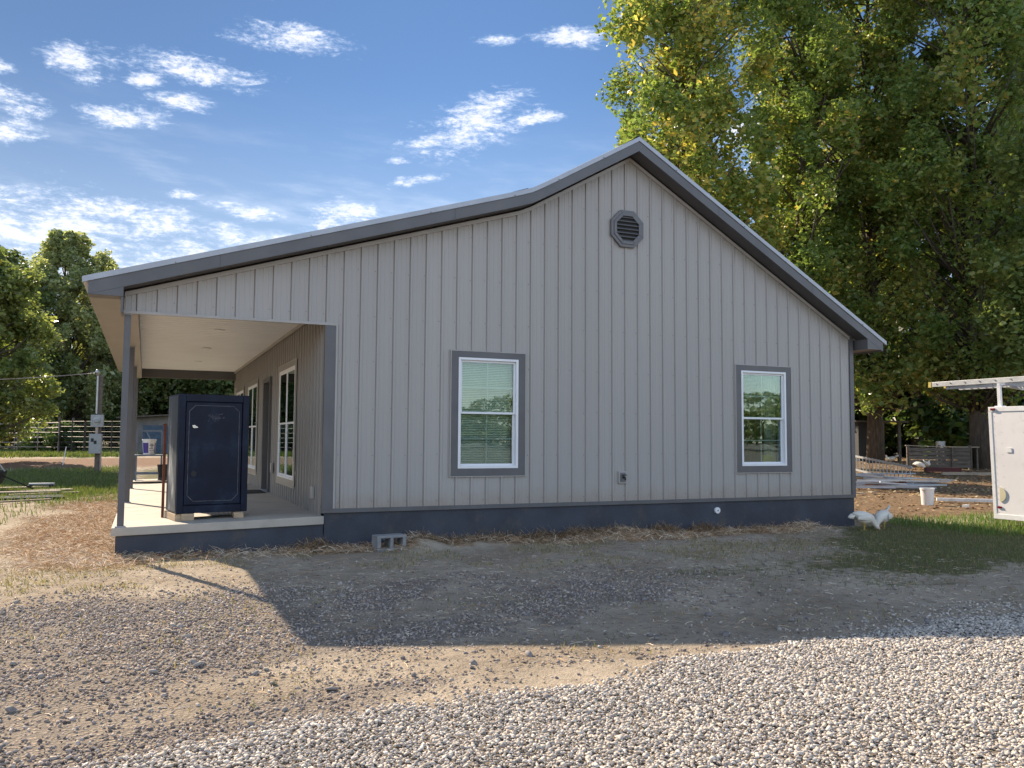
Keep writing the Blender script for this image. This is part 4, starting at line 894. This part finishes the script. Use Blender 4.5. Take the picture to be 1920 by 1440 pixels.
panel(q[2][0]+.05, q[2][1], q[3][0], q[3][1], 1.68, 7, m_darkpipe, 'dark narrow gate panel between the pale panels and the service pole')
panel(q[3][0]+.05, q[3][1], q[4][0], q[4][1], 1.68, 7, m_darkpipe, 'dark pipe gate panel beside the service pole', 4)
panel(at(30, 50)[0], at(30, 50)[1], at(140, 49)[0], at(140, 49)[1], 1.7, 6, m_palepipe, 'bright sunlit gate panel in the second row behind')
panel(at(145, 53)[0], at(145, 53)[1], at(250, 52)[0], at(250, 52)[1], 1.7, 6, m_darkpipe, 'dark gate panel in the second row behind the service pole')
for u, s, lab in ((138, 45, 'tall bare post between the gate panels'), (112, 42.6, 'thick dark gatepost at the end of the pinkish panel')):
    x, y, z = at(u, s); b = MB(); b.tube([(0, 0, -.2), (.02, 0, 1.9)], .07, 8); o = b.build('fence_post', m_oldwood); o.location = (x, y, z); tag(o, lab, 'post')
sx_, sy_, sz_ = at(238, 47); sh = thing('shed', 'low shed with a sloping roof and grey-blue front behind the porch', 'shed', (sx_, sy_, sz_), -.25)
b = MB(); b.add([(0, 0, -.2), (6.5, 0, -.2), (6.5, 0, 2.35), (0, 0, 1.95), (0, 3, -.2), (6.5, 3, -.2), (6.5, 3, 2.35), (0, 3, 1.95)], [(0, 1, 2, 3), (4, 7, 6, 5), (0, 4, 5, 1), (1, 5, 6, 2), (2, 6, 7, 3), (3, 7, 4, 0)]); b.build('shed_wall', m_shed, sh)
b = MB(); b.add([(-.4, -.5, 1.93), (6.9, -.5, 2.37), (6.9, 3.3, 2.37), (-.4, 3.3, 1.93), (-.4, -.5, 2.0), (6.9, -.5, 2.44), (6.9, 3.3, 2.44), (-.4, 3.3, 2.0)], [(0, 1, 2, 3), (4, 7, 6, 5), (0, 4, 5, 1), (1, 5, 6, 2), (2, 6, 7, 3), (3, 7, 4, 0)]); b.build('shed_roof', m_oldwood, sh)
b = MB(); b.box(.9, 3.4, -.04, -.005, -.1, 1.55); b.build('shed_tarp', m_tarp, sh)
# boards, sheet metal and cart at the left edge
def board(u, s, L, W, T, rz, lab, mt_, cat='board', name='loose_board', group=None, dz=0, ry=0):
    x, y, z = at(u, s); b = MB(); b.obox((0, 0, T/2), (L, W, T)); o = b.build(name, mt_, None, bevel=min(.004, T*.2)); o.location = (x, y, z+dz+.035); o.rotation_euler = (0, ry, rz)
    return tag(o, lab, cat, group)
LG = 'boards and sheets lying in the grass at the left edge'
board(15, 19.2, 2.4, .9, .03, .15, 'dark metal sheet lying flat at the left edge, nearest the camera', M('dull_dark_sheet', (.07, .075, .085), .95, spec=.1, var=.3), 'metal sheet', 'metal_sheet', LG)
board(20, 20.6, 2.3, .8, .04, .12, 'grey weathered plywood sheet behind the dark metal sheet', m_oldwood, 'plywood', 'plywood_sheet', LG, .03)
board(92, 20.6, 1.6, .12, .04, .45, 'pale board lying diagonally, rightmost of the loose boards', m_palewood, group=LG)
board(72, 21.2, 1.7, .30, .04, .35, 'wide pale board left of the rightmost board', m_palewood, group=LG, dz=.03)
board(50, 18.3, 1.2, .08, .035, .55, 'thin pale batten at the near end of the sheets', m_palewood, group=LG)
board(45, 22.6, 1.6, .25, .04, .25, 'long pale plank farthest back among the loose boards', m_palewood, group=LG, dz=.02)
x, y, z = at(83, 22.6); fb = thing('roller_stand', 'low pale bar on two dark feet lying behind the boards', 'bar', (x, y, z), .05)
b = MB(); b.tube([(-.28, 0, .17), (.32, 0, .17)], .035, 8); b.build('bar', m_pipe, fb)
for sx in (-.25, .24): b = MB(); b.obox((sx, 0, .07), (.10, .12, .16)); b.build('foot', m_black, fb)
x, y, z = at(-12, 21.5); wbn = thing('garden_cart', 'black garden cart at the left edge with long handles resting on the boards', 'garden cart', (x, y, z), 0)
b = MB(); b.add([(-.5, -.35, .25), (.22, -.35, .22), (.22, .35, .22), (-.5, .35, .25), (-.65, -.42, .62), (.33, -.42, .55), (.33, .42, .55), (-.65, .42, .62)], [(3, 2, 1, 0), (0, 1, 5, 4), (1, 2, 6, 5), (2, 3, 7, 6), (3, 0, 4, 7)]); b.build('tray', m_black, wbn)
b = MB(); b.bar((.2, -.3, .5), (.98, -.1, .09), .035); b.build('handle', m_black, wbn)
b = MB(); b.bar((.3, .3, .5), (.02, .25, .92), .03); b.build('handle', m_pipe, wbn)
b = MB(); b.tube([(-.15, -.36, .18), (-.15, -.29, .18)], .18, 16); b.build('wheel', m_black, wbn)
b = MB(); b.tube([(-.15, .29, .18), (-.15, .36, .18)], .18, 16); b.build('wheel', m_black, wbn)
# ================================================================== RIGHT BACKGROUND THINGS
def ladder(name, lab, L, W, rail_h, rail_w, nr, loc, rot, mt_=m_alu, cap=False, group=None):
    o = thing(name, lab, 'ladder', loc, 0, group); o.rotation_euler = rot   # lies along local x, width along z
    for z in (0, W):
        b = MB(); b.obox((L/2, 0, z), (L, rail_h, rail_w)); r = b.build('rail', mt_, o)
        if cap:
            b = MB(); b.obox((-.015, 0, z), (.05, rail_h+.02, rail_w+.01)); b.build('end_cap', m_yellow, r)
    for k in range(nr):
        b = MB(); xx = .15+k*(L-.3)/(nr-1); b.tube([(xx, 0, -rail_w/2-.012), (xx, 0, W+rail_w/2+.012)], .016, 8); b.build('rung', mt_, o)
    return o
a_, c_ = Vector(at(1597, 31.5)), Vector(at(1709, 26.5)); a_.z += .17; c_.z += .12; d_ = c_-a_
ladder('ladder', 'aluminium ladder standing on its long edge behind the pile of metal trim', d_.length, .50, .03, .07, 17, a_, (math.radians(4), -math.asin(d_.z/d_.length), math.atan2(d_.y, d_.x)))
PG = 'strips of aluminium trim piled behind the house corner'
rp = random.Random(3)
for u, s, L, W, T, rz, lab, mt_, dz in (
    (1640, 24.6, 3.2, .10, .07, -.55, 'long pale metal strip low at the front of the pile', m_galv, .02),
    (1650, 25.2, 3.4, .12, .06, -.50, 'second pale strip lying just behind the front one', m_galv, .08),
    (1625, 25.6, 3.0, .14, .05, -.42, 'silver strip in the middle of the pile', m_alu, .16),
    (1665, 26.4, 3.6, .16, .05, -.60, 'broad silver strip on top of the pile', m_alu, .22),
    (1690, 26.0, 2.6, .12, .05, -.75, 'short silver strip sticking out toward the bucket', m_alu, .10),
    (1640, 27.2, 3.0, .22, .05, -.35, 'grey-white panel at the back of the pile', m_galv, .26),
    (1615, 24.2, 1.8, .12, .05, -.65, 'pale strip beside the house corner', m_galv, .02),
    (1708, 25.0, 1.9, .09, .05, -.62, 'thin bright strip ending behind the bucket', m_alu, .04)):
    board(u, s, L, W*.6, T*.8, rz+rp.uniform(-.22, .22), lab, mt_, 'metal strip', 'metal_strip', PG, dz+.05, rp.uniform(-.05, .05))
for q_ in range(12):
    board(rp.uniform(1612, 1712), rp.uniform(24, 28), rp.uniform(.5, 2.2), rp.uniform(.04, .10), .035, rp.uniform(-1.1, .3), 'short loose scrap strip scattered in the pile behind the house corner', rp.choice([m_white, m_alu, m_galv, m_oldwood, m_rust]), 'scrap strip', 'scrap_strip', 'scrap strips scattered in the pile', rp.uniform(.02, .28), rp.uniform(-.08, .08))
board(1640, 25.9, .7, .35, .16, .3, 'rusty brown crate end under the silver strips', m_rust, 'crate', 'scrap_crate', None, .02)
board(1682, 26.0, .5, .4, .14, .5, 'rusty bracket lump between the strips', m_rust, 'scrap iron', 'scrap_iron', None, .10)
for u, s, rz, L in ((1610, 22.8, .4, .35), (1632, 23.3, 1.1, .3)): board(u, s, L, .12, .03, rz, 'small pale scrap on the ground %s' % ('nearest the house corner' if u < 1620 else 'in front of the metal pile'), m_palewood, 'scrap', 'wood_scrap')
x, y, z = at(1735, 19.5); bk = thing('bucket', 'white plastic bucket standing in front of the metal strips', 'bucket', (x, y, z))
b = MB(); b.lathe((0, 0, 0), [(.125, 0), (.148, .34), (.158, .345), (.158, .385), (.14, .385), (.115, .03)], 28); b.build('bucket_body', m_white, bk)
b = MB(); b.tube([(.158*math.cos(a), .158*math.sin(a)*.3-.13*math.sin(a), .36-.17*math.sin(a)) for a in [PI*k/10 for k in range(11)]], .004, 5); b.build('bail', m_pipe, bk)
x, y, z = at(1752, 20.3); ds = thing('downspout', 'white metal downspout lying on the grass right of the bucket', 'downspout', (x, y, z+.03), -.72)
b = MB(); b.box(0, 1.55, -.05, .05, 0, .075); b.build('pipe', m_white, ds, bevel=.008)
b = MB(); b.obox((1.72, 0, .02), (.38, .26, .02), (0, .1, .2)); b.build('mesh_end', m_galv, ds)
board(1806, 18.6, .22, .07, .05, .3, 'small white offcut at the near end of the downspout', m_white, 'offcut', 'metal_offcut')
# wooden enclosure, red plank, posts
x, y, z = at(1702, 33.5); en = thing('wooden_pen', 'low pen of weathered grey boards under the dark trees', 'pen', (x, y, z), -.55)
for k in range(5): b = MB(); b.box(0, 2.3, -.02, .02, .06+k*.16, .20+k*.16); b.build('board', m_oldwood, en)
for xx in (0, 1.15, 2.3): b = MB(); b.box(xx-.05, xx+.05, .021, .11, -.1, .95); b.build('post', m_oldwood, en)
b = MB(); b.box(2.32, 2.36, -.02, 1.4, .05, .85); b.build('end_board', m_oldwood, en)
b = MB(); b.obox((.9, .05, .90), (2.0, .10, .03), (0, .03, 0)); b.build('top_rail', m_palewood, en)
board(1765, 32.0, 1.3, .22, .16, -.45, 'low dark red plank in front of the wooden pen', m_red, 'plank', 'red_plank')
board(1830, 30.8, 2.6, .14, .10, -.42, 'pale landscape timber edging the leaf-strewn ground', m_palewood, 'timber', 'edging_timber')
x, y, z = at(1762, 34.5); b = MB(); b.lathe((0, 0, 0), [(.16, 0), (.18, .5)], 16); o = b.build('metal_drum', m_pipe); o.location = (x, y, z+.62); 
o.location.z = z; o.scale = (1, 1, 2.1); tag(o, 'grey metal drum standing behind the wooden pen', 'drum')
x, y, z = at(1795, 33.5); tb = thing('work_table', 'old table with a pale top beside the wooden pen', 'table', (x, y, z), -.3)
b = MB(); b.box(-.5, .7, -.3, .3, .86, .90); b.build('table_top', m_palewood, tb)
for xx in (-.42, .62):
    for yy in (-.25, .25): b = MB(); b.box(xx-.03, xx+.03, yy-.03, yy+.03, -.05, .859); b.build('leg', m_oldwood, tb)
x, y, z = at(1609, 38); ln = thing('open_shed', 'dark open-fronted shed with a light doorpost behind the metal pile', 'shed', (x, y, z), -.35)
b = MB(); b.box(0, 1.05, 0, 2.5, -.1, 1.75); b.build('shed_body', M('dark_tin', (.035, .035, .035), .7), ln)
b = MB(); b.box(-.2, 2.2, -.25, 2.7, 1.76, 1.84); b.build('shed_roof', m_oldwood, ln)
b = MB(); b.box(1.12, 1.19, -.02, .05, -.1, 1.755); b.build('doorpost', m_palewood, ln)
b = MB(); b.box(1.85, 1.97, -.02, .10, -.1, 1.755); b.build('doorpost', m_oldwood, ln)
# ------------------------------------------------------------------ trailer with rack and ladder
TX, TY = 14.25, -.54; tz = gz(TX, TY); 
tr = thing('cargo_trailer', 'white enclosed cargo trailer with dented skin at the right edge', 'trailer', (TX, TY, 0), math.radians(1.5)); tr.rotation_euler[1] = -.035
TB, TT, TL_, TW = .085, 2.065, 4.0, 1.9
b = MB(); b.box(0, TW, -TL_, 0, TB, TT); b.build('trailer_body', m_trailer, tr, bevel=.02)
b = MB(); b.box(-.012, .03, -TL_, .006, TT-.075, TT+.012); b.build('top_rail', m_white, tr, bevel=.005)
b = MB(); b.box(-.010, .03, -TL_, .006, TB-.02, TB+.07); b.build('bottom_rail', m_white, tr, bevel=.004)
b = MB(); b.box(-.009, .04, -.055, .009, TB+.071, TT-.076); b.build('corner_rail', m_white, tr, bevel=.004)
b = MB()
for k in range(16): b.cyl((-.0125, -.070, .20+k*.115), .0055, .006, 6, axis='x')
for yy in (-.22, -.62, -1.02, -1.42):
    for k in range(9): b.cyl((-.0035, yy, .22+k*.2), .005, .004, 6, axis='x')
b.build('rivets', m_pipe, tr)['kind'] = 'stuff'
b = MB(); b.obox((-.022, -.09, TT-.03), (.03, .085, .04)); b.build('marker_light', m_redlens, tr, bevel=.008)
b = MB(); b.obox((-.012, -.115, TB+.19), (.016, .075, .034)); b.build('reflector', m_redlens, tr)
b = MB()
b.add([(-.018, -.135-.115*math.cos(a), TB+.42+.13*math.sin(a)) for a in [-PI/2+PI*k/12 for k in range(13)]]+[(-.003, -.135-.115*math.cos(a), TB+.42+.13*math.sin(a)) for a in [-PI/2+PI*k/12 for k in range(13)]],
      [tuple(range(13)), tuple(range(25, 12, -1))]+[(k, k+1, 14+k, 13+k) for k in range(12)]+[(12, 0, 13, 25)])
b.build('side_vent', m_amber, tr)
b = MB(); b.obox((-.008, -.345, 1.30), (.01, .10, .08)); b.build('decal', m_white, tr)
for yy in (-1.9, -2.65):
    b = MB(); b.tube([(-.02, yy, .20), (.18, yy, .20)], .33, 24); w_ = b.build('wheel', m_black, tr)
    b = MB(); b.tube([(-.028, yy, .20), (-.02, yy, .20)], .19, 20); b.build('rim', m_white, w_)
for yy in (-.17, -2.2, -3.6):
    b = MB(); b.box(.05, .10, yy-.03, yy+.03, TT+.013, TT+.40); b.box(TW-.10, TW-.05, yy-.03, yy+.03, TT+.013, TT+.40); b.box(.05, TW-.05, yy-.025, yy+.025, TT+.401, TT+.44); b.box(.02, .14, yy-.07, yy+.07, TT+.0125, TT+.03)
    b.build('rack_hoop', m_white, tr)
# ladder in the rack: unprojected left end
lo_ = thing('extension_ladder', 'long aluminium extension ladder with yellow end cap lying on the trailer rack', 'ladder', (14.33, .82, TT+.50), math.radians(-88.8))
for yy, off, zz, mt_, h_ in ((0, 0, 0, m_alu, .095), (.44, 0, 0, m_alu, .095), (.035, .32, -.075, m_alu, .07), (.405, .32, -.075, m_alu, .07)):
    b = MB(); b.box(off, 4.9, yy, yy+.028, zz-h_/2, zz+h_/2-.001); r = b.build('rail', mt_, lo_, bevel=.003)
    if off == 0:
        b = MB(); b.box(-.035, .025, yy-.006, yy+.034, -.055, .055); b.build('end_cap', m_yellow, r)
for k in range(15):
    b = MB(); b.tube([(.14+k*.305, -.012, .01), (.14+k*.305, .48, .01)], .014, 8); b.build('rung', m_pipe, lo_)
    b = MB(); b.tube([(.40+k*.305, .022, -.075), (.40+k*.305, .445, -.075)], .012, 8); b.build('rung', m_pipe, lo_)
b = MB(); b.tube([(1.45, .22, -.10), (1.75, .22, -.16)], .03, 8); b.build('pulley', m_pipe, lo_)
# ================================================================== CHICKENS
def loft(rings, n=14):     # rings: (x, z, ry, rz, tilt) in the side plane
    mb = MB(); vs = []
    for x, z, ry, rz_, tl in rings:
        for j in range(n):
            a = 2*PI*j/n; cz = math.sin(a)*rz_; vs.append((x-cz*math.sin(tl), math.cos(a)*ry, z+cz*math.cos(tl)))
    k = len(rings); fs = [(i*n+j, i*n+(j+1) % n, (i+1)*n+(j+1) % n, (i+1)*n+j) for i in range(k-1) for j in range(n)]+[tuple(range(n))[::-1], tuple((k-1)*n+j for j in range(n))]
    return mb.add(vs, fs)
def chicken(label, loc, rz, pose='peck', scale=1, fan=False, group='white chickens in the yard'):
    c = thing('chicken', label, 'chicken', loc, rz, group); c.scale = (scale, scale, scale*.84)      # faces +x
    body = [(-.165, .270, .014, .02, .5), (-.145, .262, .055, .060, .4), (-.10, .240, .092, .100, .2), (-.045, .222, .112, .122, .05), (.02, .208, .112, .120, -.1), (.08, .198, .088, .100, -.5)]
    if pose == 'peck': neck = [(.125, .165, .056, .065, -.95), (.165, .115, .038, .044, -1.05), (.195, .070, .028, .031, -1.1), (.218, .040, .027, .029, -.9), (.240, .022, .020, .020, -.7), (.250, .014, .008, .008, -.6)]; hx, hz, hd = .232, .034, -.75
    else: neck = [(.125, .235, .058, .065, .6), (.150, .290, .038, .042, 1.2), (.160, .340, .028, .030, 1.35), (.172, .372, .030, .030, .8), (.195, .380, .022, .022, .2), (.210, .380, .008, .008, 0)]; hx, hz, hd = .185, .378, 0
    o = loft(body+neck).build('body', m_feather, c, smooth=True); s = o.modifiers.new('sub', 'SUBSURF'); s.levels = s.render_levels = 1
    dsp = o.modifiers.new('ruffle', 'DISPLACE'); tx = bpy.data.textures.new('ruffle', 'CLOUDS'); tx.noise_scale = .035; dsp.texture = tx; dsp.strength = .022; dsp.mid_level = .5
    for sgn in (-1, 1):
        b = MB(); vs = []
        W = [(-.15, .225, .03), (-.10, .245, .055), (-.02, .24, .065), (.05, .225, .05)]
        for x, z, h in W:
            for dz, dy in ((h*.9, .0), (0, .016), (-h, .0)): vs.append((x, sgn*(.094+dy+(.01 if x > -.12 else -.02)), z+dz*.95-.01))
        b.add(vs, [(i*3+j, i*3+j+1, i*3+j+4, i*3+j+3) for i in range(3) for j in range(2)]); w_ = b.build('wing', m_feather, c, smooth=True, solid=False)
        sd_ = w_.modifiers.new('solid', 'SOLIDIFY'); sd_.thickness = .012; ss = w_.modifiers.new('sub', 'SUBSURF'); ss.levels = ss.render_levels = 1
        b = MB(); lx = .0+.03*sgn; b.tube([(lx-.01, sgn*.045, .15), (lx+.012, sgn*.045, .085), (lx, sgn*.045, .012)], [.030, .012, .008], 8)
        for a in (-.5, 0, .5, PI): b.tube([(lx, sgn*.045, .012), (lx+.045*math.cos(a)*(.6 if a > 3 else 1), sgn*.045+.045*math.sin(a), .004)], [.006, .003], 5)
        b.build('leg', m_leg, c)
    b = MB(); up = 1 if (pose != 'peck' or fan) else 0
    for k in range(13):
        a = -.9+1.8*k/12; L = (.15 if up else .06)+.03*math.cos(a*2)+.01*(k % 2); base = Vector((-.15, 0, .262)); 
        ang = math.radians(50 if up else -14)+a*.35; tip = base+Vector((-L*math.cos(ang), math.sin(a)*.055, L*math.sin(ang)-(0 if up else .02)))
        mid_ = base.lerp(tip, .55)+Vector((0, 0, .02)); b.tube([base, mid_, tip], [.016, .019, .004], 6)
    b.build('tail', m_feather, c, smooth=True)
    b = MB(); n_ = Vector((-math.sin(hd), 0, math.cos(hd))); f_ = Vector((math.cos(hd), 0, math.sin(hd))); h0 = Vector((hx, 0, hz))
    for k in range(4): b.tube([h0+f_*(-.022+.013*k)+n_*.018, h0+f_*(-.026+.014*k)+n_*(.040-.004*abs(k-1.5))], [.008, .004], 6)
    b.tube([h0+f_*.012-n_*.020, h0+f_*.014-n_*.042], [.008, .010], 6); b.build('comb', m_comb, c)
    b = MB(); b.tube([h0+f_*.020, h0+f_*.045-n_*.004], [.009, .001], 6); b.build('beak', m_leg, c)
    for sgn in (-1, 1): b = MB(); p = h0+Vector((0, sgn*.024, 0))+n_*.004; b.lathe(p, [(.001, -.004), (.004, 0), (.001, .004)], 8); b.build('eye', m_black, c)
    return c
x, y, z = at(1616, 13.9); chicken('white hen pecking at the ground beside the house corner, in front of the other bird', (x, y, float(gh(np.array([x]), np.array([y]))[0])), -.25, 'peck', 1.12)
x, y, z = at(1650, 14.4); chicken('white rooster with fanned tail pecking behind the front hen', (x, y, float(gh(np.array([x]), np.array([y]))[0])), PI+.35, 'peck', 1.1, True)
for u, s, rz, ps, lab in ((1722, 33.0, -1.3, 'peck', 'far white chicken pecking by the wooden pen, left of the pair'), (1736, 33.2, .3, 'stand', 'far white chicken standing by the wooden pen, right of the pair'), (1669, 36, 2.2, 'stand', 'far white chicken beyond the ladder, near the light doorpost')):
    x, y, z = at(u, s); chicken(lab, (x, y, z+.02), rz, ps, 1.1)
#__END__
